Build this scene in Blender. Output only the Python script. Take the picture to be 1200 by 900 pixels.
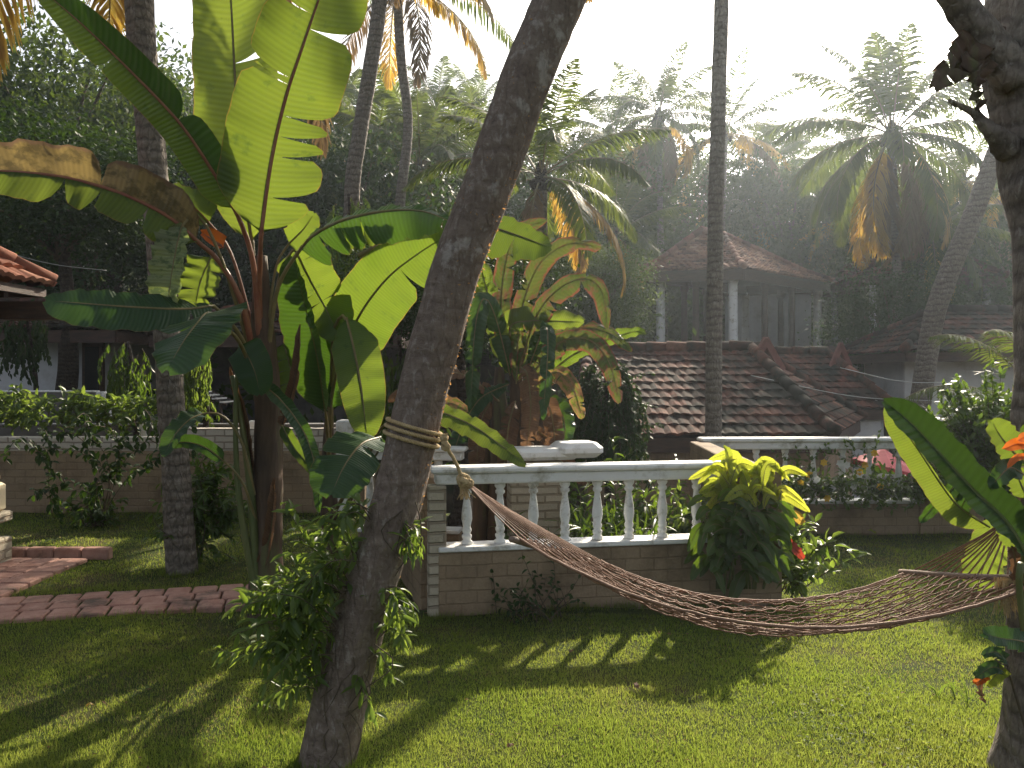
import bpy, math, random
import numpy as np
from mathutils import Vector, Matrix

for _o in list(bpy.data.objects):
    bpy.data.objects.remove(_o)
scene = bpy.context.scene
COL = scene.collection
R = math.radians

# ------------------------------------------------------------------ camera, sky, sun, exposure
EYE, HOR, FPX = 1.6, 440.0, 980.0
cam_d = bpy.data.cameras.new('camera')
cam_d.sensor_width = 36.0
cam_d.lens = 36.0 * FPX / 1200.0
cam_d.shift_y = -(450.0 - HOR) / 1200.0
cam_d.clip_start, cam_d.clip_end = 0.05, 2000.0
cam = bpy.data.objects.new('camera', cam_d)
cam.location = (0, 0, EYE)
cam.rotation_euler = (R(90), 0, 0)
COL.objects.link(cam)
scene.camera = cam

SUN_AZ, SUN_EL = R(24.0), R(31.0)
world = bpy.data.worlds.new('World')
scene.world = world
world.use_nodes = True
wn = world.node_tree.nodes
wl = world.node_tree.links
wn.clear()
sky = wn.new('ShaderNodeTexSky')
sky.sky_type = 'NISHITA'
sky.sun_disc = False
sky.sun_elevation = SUN_EL
sky.sun_rotation = SUN_AZ
sky.altitude = 10
sky.air_density = 1.0
sky.dust_density = 5.0
sky.ozone_density = 1.0
bg = wn.new('ShaderNodeBackground')
bg.inputs[1].default_value = 0.125
wo = wn.new('ShaderNodeOutputWorld')
hs = wn.new('ShaderNodeHueSaturation')   # a pale, humid sky
hs.inputs['Saturation'].default_value = 0.45
wl.new(sky.outputs[0], hs.inputs['Color'])
wl.new(hs.outputs[0], bg.inputs[0])
wl.new(bg.outputs[0], wo.inputs[0])

sun_d = bpy.data.lights.new('sun', 'SUN')
sun_d.energy = 5.0
sun_d.angle = R(0.6)
sun_d.color = (1.0, 0.88, 0.70)
sun = bpy.data.objects.new('sun', sun_d)
sdir = Vector((math.sin(SUN_AZ) * math.cos(SUN_EL), math.cos(SUN_AZ) * math.cos(SUN_EL), math.sin(SUN_EL)))
sun.rotation_euler = sdir.to_track_quat('Z', 'Y').to_euler()
sun.location = (8, 18, 20)
COL.objects.link(sun)

vs = scene.view_settings
vs.view_transform = 'Standard'
vs.look = 'None'
vs.exposure = 0.98
vs.gamma = 1.0
vs.use_curve_mapping = False
scene.render.engine = 'CYCLES'
cy = scene.cycles
cy.use_denoising = True
try:
    cy.denoiser = 'OPENIMAGEDENOISE'
except Exception:
    pass
cy.max_bounces = 6
cy.diffuse_bounces = 3
cy.glossy_bounces = 2
cy.transmission_bounces = 3
cy.transparent_max_bounces = 8
cy.volume_bounces = 0
cy.caustics_reflective = False
cy.caustics_refractive = False
cy.sample_clamp_indirect = 6.0

rng = np.random.default_rng(7)
random.seed(7)


def at(px, py, Y):
    """A point of the place from where it stands in the photograph and how far off it is."""
    return np.array(((px - 600.0) / FPX * Y, Y, EYE - (py - HOR) / FPX * Y))


def A(*p):
    return np.array(p, dtype=float)


# ------------------------------------------------------------------ mesh builder
class G:
    def __init__(self):
        self.v, self.q, self.t, self.luv = [], [], [], []
        self.n = 0

    def add(self, v, quads=None, tris=None, luv=None, m=0):
        v = np.asarray(v, dtype=np.float64).reshape(-1, 3)
        if quads is not None and len(quads):
            q = np.asarray(quads, dtype=np.int64).reshape(-1, 4)
            self.q.append((q + self.n, np.full(len(q), m, dtype=np.int32)))
        if tris is not None and len(tris):
            t = np.asarray(tris, dtype=np.int64).reshape(-1, 3)
            self.t.append((t + self.n, np.full(len(t), m, dtype=np.int32)))
        self.luv.append(np.zeros((len(v), 3)) if luv is None else np.asarray(luv, dtype=np.float64).reshape(-1, 3))
        self.v.append(v)
        self.n += len(v)

    def mesh(self, name, mats, origin=(0, 0, 0), smooth=True):
        v = np.concatenate(self.v) - np.asarray(origin, dtype=float)
        luv = np.concatenate(self.luv)
        loops, starts, mi, s = [], [], [], 0
        for lst, k in ((self.q, 4), (self.t, 3)):
            for f, m in lst:
                loops.append(f.ravel())
                starts.append(s + np.arange(len(f)) * k)
                s += len(f) * k
                mi.append(m)
        loops = np.concatenate(loops)
        starts = np.concatenate(starts)
        mi = np.concatenate(mi)
        me = bpy.data.meshes.new(name)
        me.vertices.add(len(v))
        me.vertices.foreach_set('co', v.astype(np.float32).ravel())
        me.loops.add(len(loops))
        me.loops.foreach_set('vertex_index', loops.astype(np.int32))
        me.polygons.add(len(starts))
        me.polygons.foreach_set('loop_start', starts.astype(np.int32))
        me.update(calc_edges=True)
        me.polygons.foreach_set('material_index', mi.astype(np.int32))
        me.polygons.foreach_set('use_smooth', np.full(len(starts), bool(smooth)))
        a = me.attributes.new('luv', 'FLOAT_VECTOR', 'POINT')
        a.data.foreach_set('vector', luv.astype(np.float32).ravel())
        for m in (mats if isinstance(mats, (list, tuple)) else [mats]):
            me.materials.append(m)
        me.update()
        return me

    def build(self, name, mats, parent=None, origin=None, smooth=True):
        """Link what was gathered as ONE object; the mesh is in the place's own coordinates."""
        org = np.zeros(3)
        if parent is not None:
            p = parent
            while p is not None:
                org = org + np.array(p.location)
                p = p.parent
        loc = (0, 0, 0)
        if parent is None and origin is not None:
            org = np.asarray(origin, dtype=float)
            loc = tuple(float(c) for c in org)
        o = bpy.data.objects.new(name, self.mesh(name, mats, org, smooth))
        o.location = loc
        COL.objects.link(o)
        if parent is not None:
            o.parent = parent
        return o


def tag(o, label=None, cat=None, group=None, kind=None):
    if label:
        o['label'] = label
    if cat:
        o['category'] = cat
    if group:
        o['group'] = group
    if kind:
        o['kind'] = kind
    return o


def thing(name, label, cat, loc, group=None):
    o = bpy.data.objects.new(name, None)
    o.empty_display_size = 0.2
    o.location = tuple(float(c) for c in loc)
    COL.objects.link(o)
    return tag(o, label, cat, group)


def unit(a):
    a = np.asarray(a, dtype=float)
    return a / np.maximum(np.linalg.norm(a, axis=-1, keepdims=True), 1e-9)


def smoothpath(pts, n=24):
    """Catmull-Rom through the points, evenly resampled."""
    p = np.asarray(pts, dtype=float)
    if len(p) == 2:
        return p[0] + (p[1] - p[0]) * np.linspace(0, 1, n)[:, None]
    e = np.vstack([2 * p[0] - p[1], p, 2 * p[-1] - p[-2]])
    out = []
    for i in range(len(p) - 1):
        a, b, c, d = e[i], e[i + 1], e[i + 2], e[i + 3]
        t = np.linspace(0, 1, 14, endpoint=False)[:, None]
        out.append(0.5 * (2 * b + (c - a) * t + (2 * a - 5 * b + 4 * c - d) * t ** 2 + (3 * b - a - 3 * c + d) * t ** 3))
    out = np.vstack(out + [p[-1:]])
    s = np.concatenate([[0], np.cumsum(np.linalg.norm(np.diff(out, axis=0), axis=1))])
    u = np.linspace(0, s[-1], n)
    return np.stack([np.interp(u, s, out[:, k]) for k in range(3)], 1)


def tube(g, path, radii, sides=8, m=0, cap=True, bump=None, rnd=0.0):
    p = np.asarray(path, dtype=float)
    n = len(p)
    r = np.interp(np.linspace(0, 1, n), np.linspace(0, 1, len(radii)), radii) if np.ndim(radii) else np.full(n, float(radii))
    T = unit(np.gradient(p, axis=0))
    ref = A(0, 0, 1) if abs(T[0][2]) < 0.9 else A(1, 0, 0)
    N = unit(np.cross(T[0], ref))
    th = np.linspace(0, 2 * np.pi, sides, endpoint=False)
    V = np.zeros((n, sides, 3))
    luv = np.zeros((n, sides, 3))
    for i in range(n):
        N = unit(N - np.dot(N, T[i]) * T[i])
        B = np.cross(T[i], N)
        rr = r[i] * (1 + (bump(i / max(n - 1, 1), th, p[i]) if bump else 0))
        V[i] = p[i] + np.outer(np.cos(th) * rr, N) + np.outer(np.sin(th) * rr, B)
        luv[i, :, 0] = i / max(n - 1, 1)
        luv[i, :, 1] = th / (2 * np.pi)
        luv[i, :, 2] = rnd
    i, j = np.meshgrid(np.arange(n - 1), np.arange(sides), indexing='ij')
    j2 = (j + 1) % sides
    q = np.stack([i * sides + j, i * sides + j2, (i + 1) * sides + j2, (i + 1) * sides + j], -1).reshape(-1, 4)
    V = V.reshape(-1, 3)
    luv = luv.reshape(-1, 3)
    tr = []
    if cap:
        V = np.vstack([V, p[0], p[-1]])
        luv = np.vstack([luv, luv[0], luv[-1]])
        a, b = n * sides, n * sides + 1
        for k in range(sides):
            tr.append((a, (k + 1) % sides, k))
            tr.append((b, (n - 1) * sides + k, (n - 1) * sides + (k + 1) % sides))
    g.add(V, q, tr, luv, m)


def box(g, c, s, rz=0.0, m=0, bevel=0.0, rnd=0.0, taper=1.0):
    """A box with chamfered vertical and horizontal edges: c is the centre, s the full size."""
    hx, hy, hz = s[0] / 2, s[1] / 2, s[2] / 2
    b = min(bevel, hx * 0.9, hy * 0.9, hz * 0.9)
    cs, sn = math.cos(rz), math.sin(rz)

    def ring(dx, dy, z, k=1.0):
        if b <= 0:
            pts = [(-dx, -dy), (dx, -dy), (dx, dy), (-dx, dy)]
        else:
            pts = [(-dx + b, -dy), (dx - b, -dy), (dx, -dy + b), (dx, dy - b), (dx - b, dy), (-dx + b, dy), (-dx, dy - b), (-dx, -dy + b)]
        return [(c[0] + (x * cs - y * sn) * k, c[1] + (x * sn + y * cs) * k, c[2] + z) for x, y in pts]
    if b <= 0:
        rings = [ring(hx, hy, -hz), ring(hx, hy, hz, taper)]
    else:
        rings = [ring(hx - b, hy - b, -hz), ring(hx, hy, -hz + b), ring(hx, hy, hz - b, taper), ring(hx - b, hy - b, hz, taper)]
    k = len(rings[0])
    V = np.array([p for r in rings for p in r])
    q = []
    for i in range(len(rings) - 1):
        for j in range(k):
            q.append((i * k + j, i * k + (j + 1) % k, (i + 1) * k + (j + 1) % k, (i + 1) * k + j))
    top = (len(rings) - 1) * k
    tr = []
    if k == 4:
        q += [(3, 2, 1, 0), (top, top + 1, top + 2, top + 3)]
    else:
        for j in range(1, k - 1):
            tr.append((0, j + 1, j))
            tr.append((top, top + j, top + j + 1))
    g.add(V, q, tr, np.tile((0, 0, rnd), (len(V), 1)), m)


def beam(g, p0, p1, w, h, m=0):
    """A straight bar of rectangular section between two points."""
    p0, p1 = A(*p0), A(*p1)
    T = unit(p1 - p0)
    S = unit(np.cross(T, A(0, 0, 1))) if abs(T[2]) < 0.95 else A(1, 0, 0)
    U = np.cross(S, T)
    V = []
    for p in (p0, p1):
        for a, b in ((-1, -1), (1, -1), (1, 1), (-1, 1)):
            V.append(p + S * a * w / 2 + U * b * h / 2)
    g.add(V, [(0, 1, 5, 4), (1, 2, 6, 5), (2, 3, 7, 6), (3, 0, 4, 7), (3, 2, 1, 0), (4, 5, 6, 7)], m=m)


def lathe(g, base, prof, sides=12, m=0):
    """prof: (radius, height) pairs."""
    th = np.linspace(0, 2 * np.pi, sides, endpoint=False)
    V = []
    for r, z in prof:
        V.append(np.stack([base[0] + r * np.cos(th), base[1] + r * np.sin(th), np.full(sides, base[2] + z)], 1))
    n = len(prof)
    V = np.vstack(V)
    q = [(i * sides + j, i * sides + (j + 1) % sides, (i + 1) * sides + (j + 1) % sides, (i + 1) * sides + j) for i in range(n - 1) for j in range(sides)]
    V = np.vstack([V, [base[0], base[1], base[2] + prof[0][1]], [base[0], base[1], base[2] + prof[-1][1]]])
    tr = []
    for j in range(sides):
        tr.append((n * sides, (j + 1) % sides, j))
        tr.append((n * sides + 1, (n - 1) * sides + j, (n - 1) * sides + (j + 1) % sides))
    g.add(V, q, tr, m=m)


def leaves(g, P, D, N, L, W, fold=0.25, curl=0.0, m=0, kite=False, rnd=None, wide=0.45):
    """Many pointed leaves at once: P base points, D directions, N facing, L lengths, W widths."""
    P, D, N = np.asarray(P, float), unit(D), np.asarray(N, float)
    n = len(P)
    if n == 0:
        return
    L = np.broadcast_to(L, (n,)).astype(float)
    W = np.broadcast_to(W, (n,)).astype(float)
    N = unit(N - np.sum(N * D, 1, keepdims=True) * D)
    S = np.cross(D, N)
    rnd = rng.random(n) if rnd is None else np.broadcast_to(rnd, (n,))
    Lc, Wc = L[:, None], W[:, None]
    if kite:
        V = np.stack([P, P + D * Lc * wide + S * Wc / 2, P + D * Lc, P + D * Lc * wide - S * Wc / 2], 1)
        luv = np.zeros((n, 4, 3))
        luv[:, :, 0] = (0, .5, 1, .5)
        luv[:, :, 1] = (0, 1, 0, 1)
        luv[:, :, 2] = rnd[:, None]
        q = np.arange(n)[:, None] * 4 + np.array([0, 1, 2, 3])
        g.add(V.reshape(-1, 3), q, None, luv.reshape(-1, 3), m)
        return
    dn = -N * Lc * curl
    c1 = P + D * Lc * 0.33 + dn * 0.1
    c2 = P + D * Lc * 0.68 + dn * 0.45
    tip = P + D * Lc * (1 - 0.1 * abs(curl)) + dn
    up = N * Wc * fold
    V = np.stack([P, c1 + S * Wc * .46 + up, c2 + S * Wc * .40 + up, tip, c2 - S * Wc * .40 + up, c1 - S * Wc * .46 + up, c1, c2], 1)
    luv = np.zeros((n, 8, 3))
    luv[:, :, 0] = (0, .33, .68, 1, .68, .33, .33, .68)
    luv[:, :, 1] = (0, 1, 1, .5, 1, 1, 0, 0)
    luv[:, :, 2] = rnd[:, None]
    b = np.arange(n)[:, None] * 8
    q = np.concatenate([b + np.array([6, 1, 2, 7]), b + np.array([5, 6, 7, 4])])
    t = np.concatenate([b + np.array([0, 1, 6]), b + np.array([0, 6, 5]), b + np.array([7, 2, 3]), b + np.array([4, 7, 3])])
    g.add(V.reshape(-1, 3), q, t, luv.reshape(-1, 3), m)


def rdir(n):
    return unit(rng.normal(size=(n, 3)))


# ------------------------------------------------------------------ materials
def new_mat(name):
    m = bpy.data.materials.new(name)
    m.use_nodes = True
    nt = m.node_tree
    nt.nodes.clear()
    return m, nt.nodes, nt.links


def _mixc(n, l, fac, a, b, mode='MIX'):
    x = n.new('ShaderNodeMix')
    x.data_type = 'RGBA'
    x.blend_type = mode
    for sock, val in ((0, fac), (6, a), (7, b)):
        if isinstance(val, (int, float)):
            x.inputs[sock].default_value = val
        elif isinstance(val, tuple):
            x.inputs[sock].default_value = (*val, 1.0)
        else:
            l.new(val, x.inputs[sock])
    return x.outputs[2]


def _math(n, l, op, a, b=None, c=None):
    x = n.new('ShaderNodeMath')
    x.operation = op
    for k, val in enumerate((a, b, c)):
        if val is None:
            continue
        if isinstance(val, (int, float)):
            x.inputs[k].default_value = val
        else:
            l.new(val, x.inputs[k])
    return x.outputs[0]


def _noise(n, l, scale, detail=4.0, rough=0.6, vec=None):
    t = n.new('ShaderNodeTexNoise')
    t.inputs['Scale'].default_value = scale
    t.inputs['Detail'].default_value = detail
    t.inputs['Roughness'].default_value = rough
    if vec is not None:
        l.new(vec, t.inputs['Vector'])
    return t.outputs['Fac']


def _range(n, l, v, a, b, c=0.0, d=1.0):
    x = n.new('ShaderNodeMapRange')
    x.inputs[1].default_value, x.inputs[2].default_value = a, b
    x.inputs[3].default_value, x.inputs[4].default_value = c, d
    l.new(v, x.inputs[0])
    return x.outputs[0]


def _obj(n):
    return n.new('ShaderNodeTexCoord').outputs['Object']


def _scale(n, l, vec, s):
    m = n.new('ShaderNodeMapping')
    m.inputs['Scale'].default_value = s
    l.new(vec, m.inputs['Vector'])
    return m.outputs[0]


def M_solid(name, c1, c2, scale=6.0, rough=0.7, bump=0.2, bscale=40.0, stretch=(1, 1, 1), c3=None, s3=2.0, spec=0.4, lo=.35, hi=.65):
    m, n, l = new_mat(name)
    v = _scale(n, l, _obj(n), stretch)
    col = _mixc(n, l, _range(n, l, _noise(n, l, scale, 6, .65, v), lo, hi), c1, c2)
    if c3:
        col = _mixc(n, l, _range(n, l, _noise(n, l, s3, 5, .7, v), .52, .68), col, c3)
    p = n.new('ShaderNodeBsdfPrincipled')
    l.new(col, p.inputs['Base Color'])
    p.inputs['Roughness'].default_value = rough
    p.inputs['Specular IOR Level'].default_value = spec
    if bump:
        b = n.new('ShaderNodeBump')
        b.inputs['Strength'].default_value = bump
        b.inputs['Distance'].default_value = 0.02
        l.new(_noise(n, l, bscale, 5, .6, v), b.inputs['Height'])
        l.new(b.outputs[0], p.inputs['Normal'])
    o = n.new('ShaderNodeOutputMaterial')
    l.new(p.outputs[0], o.inputs[0])
    return m


def M_leaf(name, c1, c2, t1, t2, tfac=0.45, rough=0.45, veins=0.0, edge=None, edge_w=0.08, blotch=None, blotch_at=(.55, .65), bscale=3.0, spec=0.4):
    """Thin leaf: reflects c1..c2, lets light through as t1..t2; veins is how many side veins run across it."""
    m, n, l = new_mat(name)
    at_ = n.new('ShaderNodeAttribute')
    at_.attribute_name = 'luv'
    sep = n.new('ShaderNodeSeparateXYZ')
    l.new(at_.outputs['Vector'], sep.inputs[0])
    u, v, r = sep.outputs
    ov = _obj(n)
    nz = _noise(n, l, bscale, 4, .6, ov)
    f = _math(n, l, 'MULTIPLY_ADD', r, 0.65, _math(n, l, 'MULTIPLY', _range(n, l, nz, .3, .7), 0.35))
    col = _mixc(n, l, f, c1, c2)
    tcol = _mixc(n, l, f, t1, t2)
    hv = None
    if veins:
        wv = _math(n, l, 'SINE', _math(n, l, 'MULTIPLY_ADD', u, veins * 6.283, _math(n, l, 'MULTIPLY', v, -5.0)))
        hv = wv
        k = _math(n, l, 'MULTIPLY_ADD', wv, 0.07, 0.93)
        cmb = n.new('ShaderNodeCombineColor')
        for s in range(3):
            l.new(k, cmb.inputs[s])
        col = _mixc(n, l, 1.0, col, cmb.outputs[0], 'MULTIPLY')
        tcol = _mixc(n, l, 1.0, tcol, cmb.outputs[0], 'MULTIPLY')
    if blotch:
        sv = _scale(n, l, at_.outputs['Vector'], (9.0, 1.3, 4.0))
        fb = _range(n, l, _noise(n, l, 1.6, 5, .65, sv), *blotch_at)
        col = _mixc(n, l, fb, col, blotch)
        tcol = _mixc(n, l, fb, tcol, tuple(min(1, c * 1.3) for c in blotch))
    if edge:
        en = _math(n, l, 'MULTIPLY_ADD', _noise(n, l, 14.0, 3, .6, ov), edge_w * 3.2, _math(n, l, 'SUBTRACT', v, edge_w * 1.6))
        fe = _range(n, l, en, 1 - edge_w, 1.0 - edge_w * 0.4)
        col = _mixc(n, l, fe, col, edge)
        tcol = _mixc(n, l, fe, tcol, tuple(min(1, c * 1.4) for c in edge))
    p = n.new('ShaderNodeBsdfPrincipled')
    l.new(col, p.inputs['Base Color'])
    p.inputs['Roughness'].default_value = rough
    p.inputs['Specular IOR Level'].default_value = spec
    tr = n.new('ShaderNodeBsdfTranslucent')
    l.new(tcol, tr.inputs['Color'])
    if hv is not None:
        b = n.new('ShaderNodeBump')
        b.inputs['Strength'].default_value = 0.25
        b.inputs['Distance'].default_value = 0.01
        l.new(hv, b.inputs['Height'])
        l.new(b.outputs[0], p.inputs['Normal'])
    mx = n.new('ShaderNodeMixShader')
    mx.inputs[0].default_value = tfac
    l.new(p.outputs[0], mx.inputs[1])
    l.new(tr.outputs[0], mx.inputs[2])
    o = n.new('ShaderNodeOutputMaterial')
    l.new(mx.outputs[0], o.inputs[0])
    return m


def M_brick(name, c1, c2, mortar, bw=0.24, bh=0.085, ms=0.012, rough=0.85, stain=(0.10, 0.08, 0.06), stain_at=(.55, .75), depth=0.35):
    m, n, l = new_mat(name)
    sep = n.new('ShaderNodeSeparateXYZ')
    l.new(_obj(n), sep.inputs[0])
    cmb = n.new('ShaderNodeCombineXYZ')
    l.new(_math(n, l, 'ADD', sep.outputs[0], sep.outputs[1]), cmb.inputs[0])
    l.new(sep.outputs[2], cmb.inputs[1])
    b = n.new('ShaderNodeTexBrick')
    b.inputs['Color1'].default_value = (*c1, 1)
    b.inputs['Color2'].default_value = (*c2, 1)
    b.inputs['Mortar'].default_value = (*mortar, 1)
    b.inputs['Scale'].default_value = 1.0
    b.inputs['Mortar Size'].default_value = ms
    b.inputs['Mortar Smooth'].default_value = 0.5
    b.inputs['Brick Width'].default_value = bw
    b.inputs['Row Height'].default_value = bh
    nw = n.new('ShaderNodeTexNoise')
    nw.inputs['Scale'].default_value = 7.0
    l.new(cmb.outputs[0], nw.inputs['Vector'])
    wv = n.new('ShaderNodeVectorMath')
    wv.operation = 'MULTIPLY_ADD'
    wv.inputs[1].default_value = (0.02, 0.014, 0)
    l.new(nw.outputs['Color'], wv.inputs[0])
    l.new(cmb.outputs[0], wv.inputs[2])
    l.new(wv.outputs[0], b.inputs['Vector'])
    nz = _noise(n, l, 2.2, 6, .7, _obj(n))
    col = _mixc(n, l, _range(n, l, nz, *stain_at), b.outputs['Color'], stain)
    fine = _noise(n, l, 60.0, 4, .6, _obj(n))
    col = _mixc(n, l, _range(n, l, fine, .3, .7, 0, .25), col, stain)
    p = n.new('ShaderNodeBsdfPrincipled')
    l.new(col, p.inputs['Base Color'])
    p.inputs['Roughness'].default_value = rough
    p.inputs['Specular IOR Level'].default_value = 0.3
    h = _math(n, l, 'MULTIPLY_ADD', b.outputs['Fac'], -1.0, _math(n, l, 'MULTIPLY', fine, 0.5))
    bp = n.new('ShaderNodeBump')
    bp.inputs['Strength'].default_value = depth * 2
    bp.inputs['Distance'].default_value = 0.012
    l.new(h, bp.inputs['Height'])
    l.new(bp.outputs[0], p.inputs['Normal'])
    o = n.new('ShaderNodeOutputMaterial')
    l.new(p.outputs[0], o.inputs[0])
    return m


def M_tile(name, dark, mid, light, moss=(0.035, 0.035, 0.028), moss_at=(.42, .62)):
    m, n, l = new_mat(name)
    at_ = n.new('ShaderNodeAttribute')
    at_.attribute_name = 'luv'
    sep = n.new('ShaderNodeSeparateXYZ')
    l.new(at_.outputs['Vector'], sep.inputs[0])
    rp = n.new('ShaderNodeValToRGB')
    e = rp.color_ramp.elements
    e[0].position, e[0].color = 0.0, (*dark, 1)
    e[1].position, e[1].color = 1.0, (*light, 1)
    x = e.new(0.45)
    x.color = (*mid, 1)
    x = e.new(0.88)
    x.color = (*[a * 1.25 for a in mid], 1)
    l.new(sep.outputs[2], rp.inputs[0])
    nz = _noise(n, l, 1.1, 6, .72, _obj(n))
    col = _mixc(n, l, _range(n, l, nz, *moss_at), rp.outputs[0], moss)
    fn = _noise(n, l, 22.0, 5, .7, _obj(n))
    col = _mixc(n, l, _range(n, l, fn, .45, .75, 0, .6), col, moss)
    p = n.new('ShaderNodeBsdfPrincipled')
    l.new(col, p.inputs['Base Color'])
    p.inputs['Roughness'].default_value = 0.92
    p.inputs['Specular IOR Level'].default_value = 0.12
    b = n.new('ShaderNodeBump')
    b.inputs['Strength'].default_value = 0.3
    b.inputs['Distance'].default_value = 0.01
    l.new(fn, b.inputs['Height'])
    l.new(b.outputs[0], p.inputs['Normal'])
    o = n.new('ShaderNodeOutputMaterial')
    l.new(p.outputs[0], o.inputs[0])
    return m


def M_bark(name, c1, c2, pale, ring=14.0, pale_at=(.6, .68), bump=0.8, vscale=9.0, crack_=.4, ringw=.6):
    """Palm or tree bark: rings round the trunk, cracks and pale lichen patches."""
    m, n, l = new_mat(name)
    ov = _obj(n)
    sv = _scale(n, l, ov, (1, 1, 2.2))
    n1 = _noise(n, l, vscale, 8, .7, sv)
    col = _mixc(n, l, _range(n, l, n1, .32, .68), c1, c2)
    nl = _noise(n, l, 6.5, 6, .6, ov)
    col = _mixc(n, l, _range(n, l, nl, *pale_at), col, pale)
    w = n.new('ShaderNodeTexWave')
    w.wave_type = 'BANDS'
    w.bands_direction = 'Z'
    w.inputs['Scale'].default_value = ring
    w.inputs['Distortion'].default_value = 5.0
    w.inputs['Detail'].default_value = 3.0
    w.inputs['Detail Scale'].default_value = 1.6
    l.new(ov, w.inputs['Vector'])
    col = _mixc(n, l, _range(n, l, w.outputs['Fac'], 0.0, 0.35, ringw * .9, 0.0), col, tuple(c * 0.4 for c in c1))
    vo = n.new('ShaderNodeTexVoronoi')
    vo.feature = 'DISTANCE_TO_EDGE'
    vo.inputs['Scale'].default_value = 22.0
    l.new(_scale(n, l, ov, (1, 1, 0.4)), vo.inputs['Vector'])
    crack = _range(n, l, vo.outputs['Distance'], 0.0, 0.12)
    col = _mixc(n, l, _math(n, l, 'MULTIPLY', _math(n, l, 'SUBTRACT', 1.0, crack), crack_), col, tuple(c * 0.35 for c in c1))
    fine = _noise(n, l, 38.0, 5, .65, _scale(n, l, ov, (1, 1, .5)))
    col = _mixc(n, l, _range(n, l, fine, .56, .66, 0, .55), col, pale)
    col = _mixc(n, l, _range(n, l, fine, .30, .44, .6, 0), col, tuple(c * .4 for c in c1))
    n1 = _math(n, l, 'MULTIPLY_ADD', fine, .8, n1)
    h = _math(n, l, 'ADD', _math(n, l, 'MULTIPLY', w.outputs['Fac'], ringw), _math(n, l, 'ADD', _math(n, l, 'MULTIPLY', crack, crack_), n1))
    p = n.new('ShaderNodeBsdfPrincipled')
    l.new(col, p.inputs['Base Color'])
    p.inputs['Roughness'].default_value = 0.9
    p.inputs['Specular IOR Level'].default_value = 0.25
    b = n.new('ShaderNodeBump')
    b.inputs['Strength'].default_value = bump
    b.inputs['Distance'].default_value = 0.028
    l.new(h, b.inputs['Height'])
    l.new(b.outputs[0], p.inputs['Normal'])
    o = n.new('ShaderNodeOutputMaterial')
    l.new(p.outputs[0], o.inputs[0])
    return m


MT = {}
MT['grass'] = M_leaf('grass_blades', (.048, .096, .020), (.11, .14, .035), (.26, .38, .035), (.45, .48, .09), .48, .6, bscale=1.3, blotch=None, spec=.2)
MT['grass_dry'] = M_leaf('dry_grass_blades', (.16, .13, .06), (.24, .20, .10), (.36, .30, .10), (.46, .40, .16), .4, .7, bscale=1.3, spec=.15)
MT['turf'] = M_solid('turf', (.028, .048, .012), (.065, .075, .022), 5.0, .95, .9, 70.0, c3=(.075, .06, .03), s3=1.3, spec=.1)
MT['earth'] = M_solid('earth', (.05, .042, .028), (.09, .07, .045), 3.0, .95, .5, 20.0, c3=(.03, .04, .018), s3=.7, spec=.1)
MT['paver'] = M_solid('red_paver', (.31, .155, .115), (.43, .255, .20), 9.0, .85, .5, 60.0, c3=(.10, .07, .05), s3=3.0)
MT['cream_brick'] = M_brick('cream_painted_brick', (.285, .21, .135), (.32, .24, .155), (.26, .19, .12), ms=.007, stain_at=(.48, .74), stain=(.13, .09, .055))
MT['pale_brick'] = M_brick('pale_brick_band', (.50, .46, .40), (.60, .55, .48), (.28, .24, .20), bw=.22, bh=.075, stain=(.25, .2, .15), stain_at=(.6, .85))
MT['pier_brick'] = M_brick('pier_brick', (.42, .37, .28), (.50, .44, .34), (.3, .25, .18), bw=.26, bh=.07, stain=(.22, .18, .13), stain_at=(.6, .85), depth=.6)
MT['white'] = M_solid('white_paint', (.74, .74, .73), (.80, .80, .79), 5.0, .55, .12, 60.0, c3=(.44, .42, .36), s3=6.0)
MT['baluster'] = M_solid('baluster_paint', (.70, .70, .67), (.80, .80, .78), 8.0, .6, .25, 60.0, c3=(.34, .32, .25), s3=9.0)
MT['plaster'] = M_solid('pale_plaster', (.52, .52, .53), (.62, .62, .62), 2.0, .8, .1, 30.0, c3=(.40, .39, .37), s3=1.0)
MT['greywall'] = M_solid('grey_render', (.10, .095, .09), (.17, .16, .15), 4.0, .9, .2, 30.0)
MT['darkwood'] = M_solid('dark_wood', (.035, .018, .012), (.075, .038, .024), 5.0, .6, .3, 30.0, stretch=(1, 1, 6))
MT['redboard'] = M_solid('red_oxide_board', (.13, .045, .036), (.19, .07, .055), 5.0, .7, .2, 30.0)
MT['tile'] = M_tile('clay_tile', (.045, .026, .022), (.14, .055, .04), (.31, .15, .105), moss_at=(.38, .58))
MT['tile_lit'] = M_tile('sunlit_orange_tile', (.10, .045, .03), (.24, .105, .07), (.40, .21, .14), moss=(.10, .05, .03), moss_at=(.58, .75))  # paler orange copy of the clay tile, sunlight put into the colour
MT['bark_lean'] = M_bark('brown_bark', (.15, .112, .088), (.25, .195, .158), (.38, .34, .30), 5.0, (.62, .68), crack_=.20, ringw=.12)
MT['bark_brown'] = M_bark('veiled_brown_bark', (.16, .13, .11), (.27, .23, .195), (.36, .33, .30), 3.0, (.62, .74), crack_=.25)  # lightened so the bark itself carries the glare veil on the right tree
MT['bark_grey'] = M_bark('grey_palm_bark', (.15, .125, .10), (.25, .215, .175), (.34, .31, .27), 3.2, (.6, .75))
MT['bark_dark'] = M_bark('dark_bark', (.035, .026, .020), (.075, .055, .042), (.12, .10, .08), 5.0)
MT['twig'] = M_solid('twig_bark', (.06, .045, .03), (.12, .09, .055), 20.0, .85, .3, 60.0)
MT['rope'] = M_solid('manila_rope', (.40, .29, .14), (.55, .42, .23), 40.0, .85, .6, 140.0)
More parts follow.
